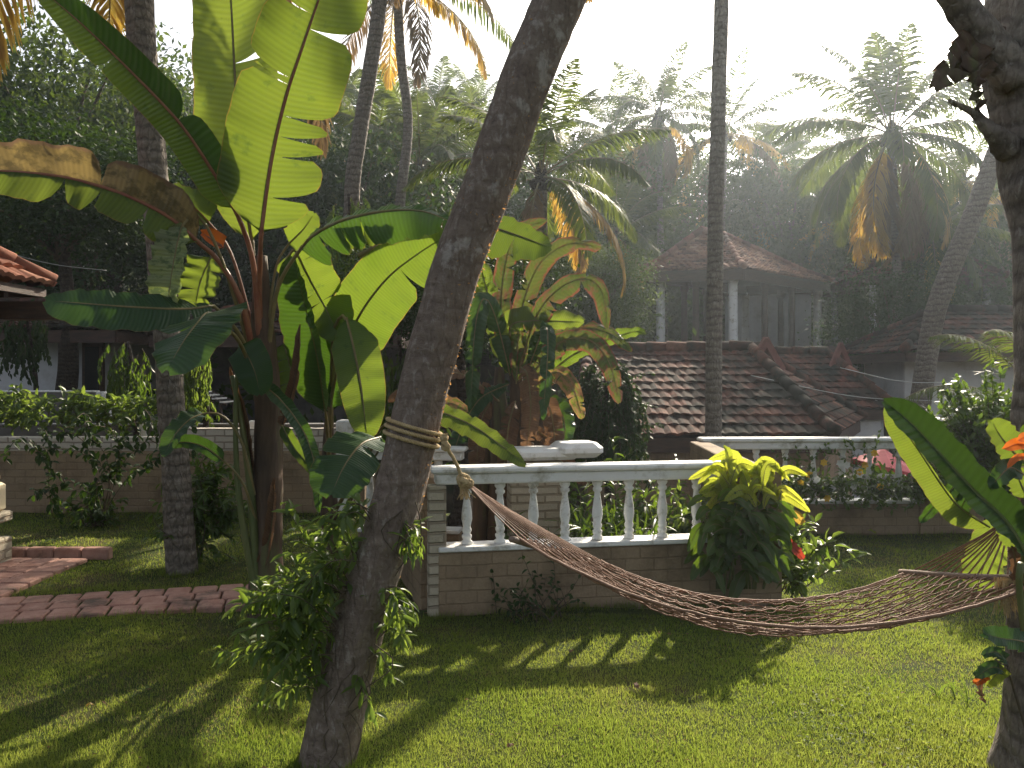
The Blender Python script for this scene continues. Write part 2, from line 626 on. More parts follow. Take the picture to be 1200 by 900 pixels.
MT['cord'] = M_solid('brown_net_cord', (.19, .10, .062), (.31, .18, .115), 30.0, .7, .4, 160.0)
MT['bar'] = M_solid('grey_brown_wood', (.16, .11, .08), (.26, .18, .135), 14.0, .75, .3, 60.0, stretch=(4, 1, 4))
MT['banana'] = M_leaf('banana_leaf', (.035, .085, .018), (.055, .11, .02), (.14, .225, .018), (.235, .295, .032), .48, .38, veins=60, edge=(.20, .14, .03), edge_w=.022, blotch=(.06, .10, .018), blotch_at=(.60, .72))
MT['banana_dark'] = M_leaf('deep_green_or_shaded_leaf', (.022, .060, .022), (.032, .075, .026), (.06, .14, .012), (.10, .19, .015), .30, .33, veins=40, edge=(.12, .10, .03), edge_w=.02)  # deep green leaves, and blade halves whose shade is put into the colour
MT['banana_half'] = M_leaf('half_dry_leaf', (.05, .09, .02), (.06, .10, .02), (.17, .22, .02), (.22, .26, .03), .42, .5, veins=40, edge=(.26, .14, .06), edge_w=.25, blotch=(.24, .13, .06), blotch_at=(.42, .55))
MT['banana_dry'] = M_leaf('dry_banana_leaf', (.13, .07, .038), (.22, .125, .072), (.16, .08, .035), (.24, .13, .06), .3, .75, veins=40, blotch=(.09, .05, .03), blotch_at=(.5, .7))
MT['rust_leaf'] = M_leaf('rusty_edged_leaf', (.045, .085, .025), (.07, .11, .03), (.10, .15, .02), (.15, .17, .03), .32, .42, veins=40, edge=(.17, .06, .035), edge_w=.20, blotch=(.14, .06, .035), blotch_at=(.50, .64))
MT['midrib'] = M_solid('leaf_stalk', (.13, .11, .04), (.20, .15, .06), 10.0, .5, .1, 40.0)
MT['red_stalk'] = M_solid('reddish_stalk', (.20, .06, .035), (.28, .12, .06), 8.0, .45, .15, 40.0)
MT['stem'] = M_solid('banana_stem', (.04, .026, .017), (.12, .072, .042), 7.0, .75, .5, 26.0, stretch=(1, 1, .18), c3=(.10, .12, .04), s3=5.0)
MT['stem_green'] = M_solid('green_stem', (.07, .10, .03), (.14, .14, .05), 7.0, .5, .3, 26.0, stretch=(1, 1, .2))
MT['yellow'] = M_leaf('yellow_green_leaf', (.18, .24, .03), (.30, .32, .05), (.44, .54, .04), (.76, .72, .08), .56, .58, veins=16, bscale=8)
MT['mid'] = M_leaf('mid_green_leaf', (.035, .07, .014), (.065, .105, .022), (.10, .19, .012), (.2, .3, .02), .42, .4, bscale=2.0)
MT['lance'] = M_leaf('lance_leaf', (.05, .09, .022), (.09, .135, .03), (.2, .32, .03), (.34, .44, .06), .45, .4, bscale=5.0)
MT['dark'] = M_leaf('dark_green_leaf', (.018, .04, .012), (.035, .065, .016), (.035, .075, .008), (.07, .12, .012), .3, .55, bscale=1.2, spec=.2)
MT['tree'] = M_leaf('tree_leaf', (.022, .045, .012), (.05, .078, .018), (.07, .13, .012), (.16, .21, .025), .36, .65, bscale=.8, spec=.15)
MT['wood'] = M_leaf('far_leaf', (.03, .05, .018), (.055, .075, .022), (.08, .12, .018), (.15, .18, .03), .32, .6, bscale=.25)
MT['palm'] = M_leaf('palm_leaflet', (.028, .052, .014), (.06, .085, .02), (.11, .17, .015), (.22, .26, .03), .40, .55, bscale=1.0, spec=.22)
MT['palm_gold'] = M_leaf('golden_palm_leaflet', (.26, .17, .04), (.36, .25, .07), (.55, .34, .05), (.75, .50, .09), .5, .5, bscale=1.5)
MT['palm_dry'] = M_leaf('dry_palm_leaflet', (.13, .085, .045), (.2, .14, .08), (.2, .12, .05), (.3, .2, .08), .3, .7, bscale=1.5)
MT['orange'] = M_leaf('orange_petal', (.55, .10, .015), (.65, .17, .02), (.75, .16, .02), (.85, .26, .03), .45, .4)
MT['redleaf'] = M_leaf('red_leaf', (.32, .035, .025), (.42, .06, .03), (.5, .05, .03), (.6, .1, .04), .4, .4)
MT['yflower'] = M_leaf('yellow_petal', (.7, .42, .03), (.8, .55, .05), (.8, .5, .04), (.9, .6, .06), .4, .5)
MT['wflower'] = M_leaf('white_petal', (.75, .75, .72), (.8, .8, .78), (.7, .7, .66), (.8, .8, .76), .35, .5)
MT['iron'] = M_solid('black_iron', (.018, .018, .018), (.03, .03, .03), 10, .5, .1, 40)
MT['cable'] = M_solid('grey_cable', (.35, .36, .35), (.42, .43, .42), 10, .5, .1, 40)
MT['redcloth'] = M_solid('red_canvas', (.50, .07, .08), (.58, .10, .11), 6, .7, .2, 80)
MT['glass'] = M_solid('dark_window_glass', (.02, .022, .025), (.03, .032, .035), 2, .12, 0, 10, spec=.6)
MT['concrete'] = M_solid('old_concrete', (.28, .27, .26), (.38, .37, .36), 8, .9, .4, 50, c3=(.14, .13, .12), s3=4)
MT['yplaster'] = M_solid('warm_cream_paint', (.62, .52, .34), (.70, .60, .42), 5, .75, .2, 40, c3=(.5, .4, .26), s3=4)
MT['pale_leaf'] = M_leaf('pale_leaf_underside', (.20, .24, .13), (.26, .29, .17), (.22, .28, .06), (.28, .34, .08), .35, .45, veins=30, blotch=(.09, .13, .05), blotch_at=(.5, .6))
MT['straw'] = M_leaf('straw_leaf', (.19, .13, .06), (.27, .19, .10), (.24, .17, .05), (.30, .22, .07), .38, .6, veins=60, edge=(.13, .08, .045), edge_w=.14, blotch=(.10, .075, .03), blotch_at=(.46, .58))
MT['canna_shaded'] = M_leaf('glossy_shaded_leaf', (.022, .048, .018), (.03, .06, .02), (.03, .075, .008), (.05, .10, .01), .22, .28, veins=26)  # shaded side of the long canna leaf, shade put into the colour
MT['fibre'] = M_leaf('rim_lit_bark_fibre', (.22, .13, .07), (.32, .2, .11), (.5, .25, .08), (.6, .34, .12), .5, .8)  # orange tint stands for the rim light along the leaning trunk
MT['tile_red'] = M_tile('red_brown_tile', (.11, .055, .042), (.27, .13, .095), (.42, .24, .18), moss=(.08, .05, .04), moss_at=(.5, .7))

# ================================================================== THE SETTING
def sstep(x, a, b):
    t = np.clip((x - a) / (b - a), 0, 1)
    return t * t * (3 - 2 * t)


def terrain_z(x, y):
    x = np.asarray(x, float)
    y = np.asarray(y, float)
    wl_ = 1 - sstep(x, -2.6, -1.2)
    left = -1.0 + 1.5 * sstep(y, 9.95, 10.5)
    right = -0.45 - 1.6 * sstep(y, 9.2, 11.0) + 3.9 * sstep(y, 17.5, 22.5)
    z = left * wl_ + right * (1 - wl_)
    z = z + sstep(y, 26, 95) * 9.0 + 0.25 * np.sin(x * .31) * np.sin(y * .23) * sstep(y, 19, 26)
    return np.where(y < 5.0, -1.0, z)


def grid_sheet(g, xs, ys, zf, m=0):
    X, Y = np.meshgrid(xs, ys, indexing='ij')
    V = np.stack([X, Y, zf(X, Y)], -1).reshape(-1, 3)
    a, b = len(xs), len(ys)
    i, j = np.meshgrid(np.arange(a - 1), np.arange(b - 1), indexing='ij')
    q = np.stack([i * b + j, (i + 1) * b + j, (i + 1) * b + j + 1, i * b + j + 1], -1).reshape(-1, 4)
    g.add(V, q, m=m)


g = G()
xs = np.concatenate([np.linspace(-500, -40, 12), np.linspace(-36, -10, 20), np.linspace(-9.5, 14, 80), np.linspace(15, 40, 20), np.linspace(50, 500, 12)])
ys = np.concatenate([np.linspace(-300, 0, 8), np.linspace(4.5, 30, 103), np.linspace(31, 110, 40), np.linspace(130, 700, 10)])
grid_sheet(g, xs, ys, terrain_z)
tag(g.build('ground', MT['earth']), kind='structure')


def lawn_z(x, y):
    return 0.012 * np.sin(x * 1.7 + 1) * np.sin(y * 1.3) + 0.008 * np.sin(x * 4.1 + y * 3.3)


g = G()
grid_sheet(g, np.linspace(-24, 24, 193), np.linspace(-16, 5.72, 88), lawn_z)
grid_sheet(g, np.linspace(1.80, 24, 89), np.linspace(5.72, 8.5, 12), lawn_z)
grid_sheet(g, np.linspace(-24, -0.72, 94), np.linspace(5.72, 9.75, 17), lawn_z)
tag(g.build('lawn', MT['turf']), kind='structure')

# ------------------------------------------------------------------ brick path and porch paving
path_c = [A(-6.5, 5.40), A(-3.45, 5.64), A(-2.6, 5.86), A(-1.75, 6.06)]


def on_paving(x, y):
    yc = np.interp(x, [p[0] for p in path_c], [p[1] for p in path_c])
    a = (np.abs(y - yc) < 0.33) & (x < -1.72)
    b = (x < -3.62) & (y > 5.6) & (y < 7.3)
    return a | b


g = G()
for i in range(26):
    x0 = -6.4 + i * 0.18
    for r in range(3):
        xx = x0 + (0.09 if r % 2 else 0)
        if xx > -1.86:
            continue
        yc = float(np.interp(xx, [p[0] for p in path_c], [p[1] for p in path_c])) - 0.21 + r * 0.21
        sl = math.atan2(0.22, 0.85)
        box(g, (xx, yc, 0.005 + rng.normal() * .003), (0.168, 0.198, 0.05), sl + rng.normal() * .015, bevel=.008)
tag(g.build('path', MT['paver'], smooth=False), kind='structure')
g = G()
for i in range(9):
    for j in range(7):
        box(g, (-3.74 - i * 0.235, 6.02 + j * 0.175, 0.012 + rng.normal() * .002), (0.225, 0.166, 0.06), rng.normal() * .01, bevel=.008)
for i in range(9):
    box(g, (-3.62 - i * 0.24, 7.30, 0.045), (0.232, 0.10, 0.11), rng.normal() * .01, bevel=.012)
tag(g.build('pavement', MT['paver'], smooth=False), kind='structure')

# ------------------------------------------------------------------ grass on the lawn


def grass_points(n, ymin, ymax, xl, xr):
    u = rng.random(n)
    k = 1.15
    y = (ymin ** -k + u * (ymax ** -k - ymin ** -k)) ** (-1 / k)
    half = y * 0.70 + 0.6
    x = rng.uniform(-1, 1, n) * half
    keep = (x > xl) & (x < xr) & ~on_paving(x, y)
    keep &= ~((y > 5.55) & (x > -.75) & (x < 1.78))
    keep &= ~((y > 8.4) & (x > 1)) & ~((y > 9.62) & (x < 0))
    return x[keep], y[keep]


def blades(g, x, y, h, w, lean, m=0):
    n = len(x)
    z = lawn_z(x, y) - 0.004
    a = rng.uniform(0, 2 * np.pi, n)
    dx, dy = np.cos(a), np.sin(a)
    b = rng.uniform(0, 2 * np.pi, n)
    ln = lean * rng.random(n)
    P = np.stack([x, y, z], 1)
    S = np.stack([dx, dy, np.zeros(n)], 1) * (w / 2)[:, None]
    tip = P + np.stack([np.cos(b) * ln * h, np.sin(b) * ln * h, h * np.sqrt(np.maximum(1 - ln ** 2, .15))], 1)
    V = np.stack([P - S, P + S, tip], 1).reshape(-1, 3)
    luv = np.zeros((n, 3, 3))
    luv[:, :, 0] = (0, 0, 1)
    tone = 0.5 + 0.32 * np.sin(x * 2.3 + 1.3 * np.sin(y * 1.9)) * np.sin(y * 2.9 + 2 * np.sin(x * 1.1))
    luv[:, :, 2] = np.clip(tone + rng.normal(0, .25, n), 0, 1)[:, None]
    g.add(V, None, np.arange(n)[:, None] * 3 + np.array([0, 1, 2]), luv.reshape(-1, 3), m)


g = G()
x, y = grass_points(720000, 2.7, 9.7, -7, 7)
clump = 0.65 + 0.5 * (np.sin(x * 9 + 3 * np.sin(y * 5)) * np.sin(y * 11 + 2 * np.sin(x * 7)))
h = (0.016 + 0.020 * rng.random(len(x)) * clump) * (0.85 + y * 0.03)
pn = np.sin(x * 1.9 + 2 * np.sin(y * 1.3 + .4)) * np.sin(y * 2.3 + 1.7 * np.sin(x * .9)) + .5 * np.sin(x * 6.1 + 2 * np.sin(y * 4.7)) * np.sin(y * 7.3 + 1.1 * np.sin(x * 5.2))
bare = (pn > .72) & (rng.random(len(x)) < .55)
x, y, h, pn = x[~bare], y[~bare], h[~bare], pn[~bare]
w_ = (0.0017 + 0.0007 * y * rng.uniform(.6, 1.3, len(x)))
dry = rng.random(len(x)) < np.clip(.06 + .34 * pn, .03, .5)
blades(g, x[~dry], y[~dry], h[~dry], w_[~dry], 0.92)
blades(g, x[dry], y[dry], h[dry] * .8, w_[dry], 0.97, 1)
x, y = grass_points(9000, 2.7, 9.0, -7, 7)
blades(g, x, y, rng.uniform(.035, .065, len(x)), np.full(len(x), .004), .6)
def edge_tufts(pts, n, spread):
    p = smoothpath([A(q[0], q[1], 0) for q in pts], 60)
    i = rng.integers(0, 60, n)
    k = .5 + .5 * np.sin(i * .9 + rng.uniform(0, 6)) * np.sin(i * .37)
    keep = rng.random(n) < .25 + .75 * k
    i, k = i[keep], k[keep]
    x, y = p[i, 0] + rng.normal(0, spread, len(i)), p[i, 1] + rng.normal(0, spread, len(i))
    blades(g, x, y, rng.uniform(.02, .05, len(i)) + .05 * k * rng.random(len(i)), np.full(len(i), .0045), .75, 0)


edge_tufts([(-.55, 5.50), (1.55, 5.86)], 2600, .035)
edge_tufts([(2.0, 8.36), (6.0, 8.46)], 1800, .04)
edge_tufts([(-7, 9.6), (-2.2, 9.64)], 2200, .05)
edge_tufts([(-4.2, 5.98), (-2.6, 6.24), (-1.8, 6.42)], 1500, .03)
edge_tufts([(-6.4, 5.06), (-3.45, 5.30), (-2.6, 5.52), (-1.75, 5.74)], 1500, .03)
for cx, cy, cr in ((-2.68, 6.8, .15), (-1.62, 5.5, .15), (-.76, 3.45, .14), (2.14, 3.28, .23), (1.69, 5.78, .2)):
    th_ = np.linspace(0, 6.283, 13)
    edge_tufts([(cx + cr * math.cos(v), cy + cr * math.sin(v)) for v in th_], 900, .02)
tag(g.build('grass', [MT['grass'], MT['grass_dry']]), label=None, kind='stuff')

# ------------------------------------------------------------------ walls and balustrades


def baluster_prof(h):
    return [(r * .84, z) for r, z in [(.046, 0), (.046, .05 * h), (.030, .07 * h), (.040, .12 * h), (.040, .15 * h), (.028, .17 * h), (.038, .22 * h), (.038, .25 * h), (.030, .28 * h), (.044, .42 * h), (.041, .52 * h),
            (.026, .74 * h), (.024, .80 * h), (.038, .83 * h), (.038, .87 * h), (.028, .89 * h), (.044, .94 * h), (.044, h)]]


def wall_run(g, p0, p1, z0, z1, th, m=0):
    p0, p1 = A(*p0), A(*p1)
    c = (p0 + p1) / 2
    d = p1 - p0
    box(g, (c[0], c[1], (z0 + z1) / 2), (np.linalg.norm(d), th, z1 - z0), math.atan2(d[1], d[0]), m=m, bevel=.006)


def balustrade(name, label, p0, p1, zs, zr, ts, mat_wall, group=None):
    p0, p1 = A(*p0), A(*p1)
    t = thing(name, label, 'balustrade', (p0[0], p0[1], 0), group)
    rot = math.atan2(p1[1] - p0[1], p1[0] - p0[0])
    g = G(); wall_run(g, p0, p1, -0.9, zs - .03, .16); g.build('base_wall', mat_wall, t, smooth=False)
    g = G(); wall_run(g, p0, p1, zs - .028, zs + .005, .20); g.build('sill', MT['white'], t, smooth=False)
    g = G()
    c = (p0 + p1) / 2
    ln = np.linalg.norm(p1 - p0)
    box(g, (c[0], c[1], zr - .075), (ln + .04, .15, .075), rot, bevel=.01)
    box(g, (c[0], c[1], zr - .017), (ln + .10, .215, .040), rot, bevel=.012)
    g.build('handrail', MT['white'], t, smooth=False)
    for f in ts:
        p = p0 + (p1 - p0) * f
        g = G()
        lathe(g, (p[0], p[1], zs + .006), baluster_prof(zr - zs - .119), 12)
        g.build('baluster', MT['baluster'], t)
    return t


def pier(t, x, y, w, z0, z1, mat, cap=False, rz=0.0, name='pier'):
    g = G()
    box(g, (x, y, (z0 + z1) / 2), (w, w, z1 - z0), rz, bevel=.008)
    return g.build(name, mat, t, smooth=False)


NB0, NB1 = A(-.50, 5.62), A(1.62, 6.0)
fs = []
for px in (547, 586, 625, 662, 700, 737, 776, 816):
    k = (px - 600) / FPX
    fs.append((NB0[0] - k * NB0[1]) / (k * (NB1[1] - NB0[1]) - (NB1[0] - NB0[0])))
nb = balustrade('balustrade', 'white balustrade behind the hammock on a low cream brick wall', NB0, NB1, .455, .985, fs, MT['cream_brick'], 'balustrades round the lawn')
pier(nb, -.505, 5.605, .12, -.5, .868, MT['pier_brick'], rz=.17)
pier(nb, 1.69, 6.0, .36, -.5, .93, MT['cream_brick'], rz=.1)
RB0, RB1 = A(1.95, 8.5), A(6.6, 8.62)
fs = []
for px in (886, 920, 953, 987, 1019, 1053, 1118, 1150, 1184):
    k = (px - 600) / FPX
    fs.append((RB0[0] - k * RB0[1]) / (k * (RB1[1] - RB0[1]) - (RB1[0] - RB0[0])))
rb = balustrade('balustrade', 'far white balustrade with flowering creeper growing through it', RB0, RB1, .33, .965, fs, MT['cream_brick'], 'balustrades round the lawn')
pier(rb, 4.22, 8.55, .19, -.5, .846, MT['cream_brick'])
g = G(); wall_run(g, (1.78, 6.22), (1.90, 8.5), -.9, .93, .18)
g.build('return_wall', MT['cream_brick'], rb, smooth=False)
# the balustrade behind the leaning palm
BB0, BB1 = A(-1.35, 7.45), A(-.45, 7.34)
bb = balustrade('balustrade', 'short white balustrade in shade behind the rope on the leaning palm', BB0, BB1, .25, .97, (.1, .27, .44, .61, .78), MT['cream_brick'], 'balustrades round the lawn')
g = G(); wall_run(g, (-.56, 5.74), (-1.0, 7.3), -.9, .90, .14)
g.build('return_wall', MT['cream_brick'], bb, smooth=False)
# gate pier with the long sloping white cap
t = thing('gate_pier', 'brick gate pier with a long white sloping cap behind the balustrade', 'gate pier', (.18, 7.3, -.4))
g = G(); box(g, (.20, 7.35, .2), (.46, .34, 1.32), .1, bevel=.01); g.build('shaft', MT['pier_brick'], t, smooth=False)
g = G()
box(g, (.24, 7.28, .925), (.62, .36, .10), .22, bevel=.03)
box(g, (.56, 7.34, .955), (.40, .40, .13), .22, bevel=.045)
g.build('cap', MT['white'], t, smooth=False)

# left boundary wall, its pale top courses and end post
t = thing('boundary_wall', 'long cream brick wall with pale top courses beyond the left lawn', 'wall', (-5.5, 9.82, 0))
g = G(); wall_run(g, (-13, 9.8), (-1.72, 9.86), -1.0, .72, .2); g.build('wall', MT['cream_brick'], t, smooth=False)
g = G(); wall_run(g, (-4.1, 9.853), (-1.72, 9.865), .722, .98, .2); wall_run(g, (-13, 9.80), (-4.103, 9.853), .722, .88, .2)
g.build('top_courses', MT['pale_brick'], t, smooth=False)
g = G(); box(g, (-1.95, 9.86, .3), (.2, .26, 1.55), bevel=.015); g.build('end_post', MT['white'], t, smooth=False)

# terrace walls beyond it
t = thing('terrace_wall', 'dark grey terrace wall with white capped end near the left house', 'wall', (-6.5, 11.8, .5))
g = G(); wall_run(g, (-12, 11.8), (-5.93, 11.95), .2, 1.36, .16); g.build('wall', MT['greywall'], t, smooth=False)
g = G(); wall_run(g, (-12, 11.8), (-5.93, 11.95), 1.362, 1.385, .19); g.build('coping', MT['white'], t, smooth=False)
g = G(); box(g, (-5.83, 11.95, .82), (.12, .22, 1.10), bevel=.01); g.build('end_post', MT['white'], t, smooth=False)
t = thing('parapet', 'low dark parapet with slim white posts behind the banana stems', 'parapet', (-4.2, 11.2, .5))
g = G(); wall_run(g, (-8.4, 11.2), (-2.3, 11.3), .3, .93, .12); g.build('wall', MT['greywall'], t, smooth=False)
g = G(); wall_run(g, (-8.4, 11.2), (-2.3, 11.3), .932, .955, .15); g.build('coping', MT['concrete'], t, smooth=False)
for px in (169, 219, 297):
    X = (px - 600) / FPX * 11.12
    g = G(); box(g, (X, 11.10, .72), (.085, .085, .56), bevel=.008); g.build('post', MT['white'], t, smooth=False)

# ------------------------------------------------------------------ tiled roofs


def tile_face(g, a, b, c, d, rows, tw=.22, hh=.035, m=0):
    """Tiles on the patch eave a..b, ridge d..c: stepped rows, each tile with a round roll; one random tone per tile."""
    a, b, c, d = (A(*p) for p in (a, b, c, d))
    e = unit(b - a)
    n = unit(np.cross(b - a, (c + d) / 2 - (a + b) / 2))
    if n[2] < 0:
        n = -n
    W = np.linalg.norm(b - a)
    sub = 4
    nt = int(math.ceil(W / tw)) + 1
    for r in range(rows):
        off = (r % 2) * tw * .5
        t0, t1 = r / rows, min(1.0, (r + 1.12) / rows)
        xs = np.arange(-1, nt * sub + 1) * (tw / sub) - off
        tid = np.floor((np.arange(-1, nt * sub + 1)) / sub).astype(int)
        tone = rng.random(tid.max() + 3)
        tj = rng.normal(0, .006, tid.max() + 3) + (rng.random(tid.max() + 3) < .04) * .022
        roll = np.abs(np.cos(np.pi * np.arange(-1, nt * sub + 1) / sub)) * hh * .6

        def row(t, lift):
            L = a + (d - a) * t
            Rr = b + (c - b) * t
            xl, xr = np.dot(L - a, e), np.dot(Rr - a, e)
            s = np.clip((xs - xl) / max(xr - xl, 1e-6), 0, 1)
            jig = tj[tid + 1] * (1.0 if lift else .2)
            return L[None] * (1 - s)[:, None] + Rr[None] * s[:, None] + n[None] * (lift + roll + jig)[:, None], s
        B0, s0 = row(t0, hh)
        B1, s1 = row(t1, .0)
        Bl = B0 - n * hh * 1.1
        k = len(xs)
        V = np.vstack([Bl, B0, B1])
        i = np.arange(k - 1)
        ok = (s0[1:] > s0[:-1]) | (s1[1:] > s1[:-1])
        i = i[ok]
        q = np.concatenate([np.stack([i, i + 1, k + i + 1, k + i], 1), np.stack([k + i, k + i + 1, 2 * k + i + 1, 2 * k + i], 1)])
        # unweld tiles so every tile keeps its own tone
        luv = np.zeros((len(q) * 4, 3))
        luv[:, 2] = np.repeat(tone[np.concatenate([tid[i], tid[i]]) + 1], 4)
        g.add(V[q.ravel()], np.arange(len(q) * 4).reshape(-1, 4), None, luv, m)


def ridge_cap(g, p0, p1, r=.095, step=.34, m=0):
    p0, p1 = A(*p0), A(*p1)
    L = np.linalg.norm(p1 - p0)
    k = max(2, int(L / step))
    for i in range(k):
        a = p0 + (p1 - p0) * (i / k)
        b = p0 + (p1 - p0) * ((i + 1.1) / k)
        tube(g, [a, a * .5 + b * .5, b], [r * 1.12, r, r * .9], 8, m, rnd=rng.random())


def mixp(p, q, t):
    return A(*p) * (1 - t) + A(*q) * t


def hip_roof(parent, cor, rid, rows, tw, mat, flare=0.0, name='roof', th=.10, cap=.095):
    """cor: front-left, front-right, back-right, back-left eave corners; rid: left and right ridge ends."""
    fl, fr, br, bl = (A(*p) for p in cor)
    r0, r1 = (A(*p) for p in rid)
    g = G()
    faces = [(fl, fr, r1, r0), (fr, br, r1, r1), (br, bl, r0, r1), (bl, fl, r0, r0)]
    for a, b, c, d in faces:
        if flare:
            k = .30
            mc, md = mixp(b, c, k), mixp(a, d, k)
            mc[2] -= flare; md[2] -= flare
            n1 = max(2, int(rows * k))
            tile_face(g, a, b, mc, md, n1, tw)
            tile_face(g, md, mc, c, d, rows - n1, tw)
        else:
            tile_face(g, a, b, c, d, rows, tw)
    ro = g.build(name, mat, parent, smooth=False)
    g = G()
    up = A(0, 0, .05)
    for a, b in ((fl, r0), (bl, r0), (fr, r1), (br, r1)):
        if flare:
            k = mixp(a, b, .30); k[2] -= flare
            ridge_cap(g, a + up, k + up, cap); ridge_cap(g, k + up, b + up, cap)
        else:
            ridge_cap(g, a + up, b + up, cap)
    ridge_cap(g, r0 + up, r1 + up, cap * 1.1)
    g.build('ridge_tiles', mat, ro)
    g = G()
    dn = A(0, 0, -.03)
    for a, b in ((fl, fr), (fr, br), (br, bl), (bl, fl)):
        c = (fl + fr + br + bl) / 4
        a2, b2 = mixp(a, c, .03) + dn, mixp(b, c, .03) + dn
        beam(g, a2 - A(0, 0, th), b2 - A(0, 0, th), .05, th * 2)
    V = [mixp(p, (fl + fr + br + bl) / 4, .035) - A(0, 0, .04) for p in (fl, fr, br, bl)]
    g.add(V, [(3, 2, 1, 0)])
    g.build('eave_board', MT['darkwood'], ro, smooth=False)
    return ro


def gablet(parent, apex, w, h, direction, mat, depth=.5):
    """The little vertical gable at the end of a ridge, framed in red boards."""
    ap = A(*apex)
    d = unit(A(direction[0], direction[1], 0))
    s = A(-d[1], d[0], 0)
    g = G()
    l, r = ap - s * w / 2 - A(0, 0, h), ap + s * w / 2 - A(0, 0, h)
    for a, b in ((ap, l), (ap, r)):
        beam(g, a + (a - b) * .06 + d * .05, b + (b - a) * .06 + d * .05, .06, .13)
    beam(g, l + d * .03, r + d * .03, .05, .06)
    fr = g.build('gable_board', MT['redboard'], parent, smooth=False)
    g = G()
    b0 = -d * depth
    g.add([ap, l, r, ap + b0, l + b0, r + b0], [(0, 3, 4, 1), (0, 2, 5, 3)], [(0, 1, 2)])
    g.build('gable_panel', MT['darkwood'], parent, smooth=False)


# lower house with the long mossy roof
t = thing('tiled_house', 'low house with a long mossy tiled roof just past the balustrade', 'house', (1.0, 13.5, -2), 'houses below the lawn')
fl, fr = at(675, 514, 11.2), at(978, 511, 11.2)
fl[2] = fr[2] = .79
br_, bl_ = A(6.55, 15.6, .79), A(1.3, 17.0, .79)
r1, r0 = at(880, 417, 14.0), at(690, 418, 15.0)
r1[2] = r0[2] = 2.03
hip_roof(t, (fl, fr, br_, bl_), (r0, r1), 11, .16, MT['tile'])
gablet(t, r1 + A(.16, -.18, .14), .66, .46, (.42, -.9), MT['tile'])
g = G()
c = (fl + fr + br_ + bl_) / 4
ring_ = [mixp(p, c, .12) for p in (fl, fr, br_, bl_)]
for i in range(4):
    a, b = ring_[i], ring_[(i + 1) % 4]
    wall_run(g, a[:2], b[:2], -2.1, .74, .2)
g.build('wall', MT['cream_brick'], t, smooth=False)

t = thing('tiled_house', 'tiled roof house with a red framed gable standing behind the first roof', 'house', (6.0, 17, -1.5), 'houses below the lawn')
fl, fr = A(2.0, 15.95, .95), at(1050, 482, 16.6)
fr[2] = .95
br_, bl_ = A(9.2, 20.5, .95), A(3.0, 20.5, .95)
r1, r0 = at(968, 420, 18.2), at(870, 418, 18.6)
r1[2] = r0[2] = 2.08
hip_roof(t, (fl, fr, br_, bl_), (r0, r1), 9, .22, MT['tile'])
gablet(t, r1 + A(.2, -.2, .16), .70, .55, (.5, -.87), MT['tile'])
g = G()
c = (fl + fr + br_ + bl_) / 4
ring_ = [mixp(p, c, .12) for p in (fl, fr, br_, bl_)]
for i in range(4):
    a, b = ring_[i], ring_[(i + 1) % 4]
    wall_run(g, a[:2], b[:2], -2.2, .9, .2)
g.build('wall', MT['plaster'], t, smooth=False)

# the open pavilion on the bank
F, Rr, L = A(6.48, 23.35, 4.62), A(11.0, 28.3, 4.72), A(3.85, 25.0, 4.74)
Bk = L + Rr - F
t = thing('pavilion', 'open pavilion with white columns and a flared tiled roof on the bank', 'pavilion', (7.2, 26.5, 1.6))
ridge0, ridge1 = at(822, 272, 25.6), at(848, 276, 26.4)
ridge0[2] = ridge1[2] = 6.02
hip_roof(t, (L, F, Rr, Bk), (ridge0, ridge1), 19, .20, MT['tile_red'], flare=.10, th=.16)
cen = (F + Rr + L + Bk) / 4
cols = [A(6.33, 23.95, 0), mixp(Rr, cen, .22), mixp(L, cen, .18), mixp(Bk, cen, .16)]
for k, p in enumerate(cols):
    g = G()
    lathe(g, (p[0], p[1], 1.3), [(.17, 0), (.17, .12), (.15, .2), (.125, 2.9), (.15, 3.0), (.15, 3.2)], 16)
    g.build('column', MT['white'], t)
for p in (mixp(cols[0], cols[1], .34), mixp(cols[0], cols[1], .66), mixp(cols[0], cols[2], .5), mixp(cols[2], cols[3], .5), mixp(cols[1], cols[3], .5), mixp(cols[2], cols[3], .25)):
    g = G()
    lathe(g, (p[0], p[1], 1.3), [(.15, 0), (.15, .25), (.11, .32), (.095, 2.9), (.14, 3.0), (.14, 3.2)], 12)
    g.build('wooden_post', MT['darkwood'], t)
g = G()
for i, j in ((0, 1), (1, 3), (3, 2), (2, 0)):
    beam(g, cols[i] * A(1, 1, 0) + A(0, 0, 4.52), cols[j] * A(1, 1, 0) + A(0, 0, 4.52), .2, .22)
g.build('ring_beam', MT['darkwood'], t, smooth=False)
g = G()
for i, j in ((0, 1), (0, 2), (1, 3)):
    a, b = cols[i] * A(1, 1, 0), cols[j] * A(1, 1, 0)
    for z in (2.05, 2.45):
        beam(g, a + A(0, 0, z), b + A(0, 0, z), .035, .035)
    nn = int(np.linalg.norm(b - a) / .22)
    for q_ in range(1, nn):
        p = a + (b - a) * q_ / nn
        beam(g, p + A(0, 0, 1.6), p + A(0, 0, 2.45), .02, .02)
g.build('railing', MT['iron'], t, smooth=False)
g = G(); c4 = [mixp(p, cen, .05) for p in (F, Rr, Bk, L)]
V = [(p[0], p[1], z) for z in (1.0, 1.62) for p in c4]
g.add(V, [(0, 1, 5, 4), (1, 2, 6, 5), (2, 3, 7, 6), (3, 0, 4, 7), (4, 5, 6, 7)])
g.build('floor_slab', MT['greywall'], t, smooth=False)
w_ = thing('white_cottage', 'plain white walled cottage seen between the pavilion posts', 'house', (9.5, 31.5, 1.9))
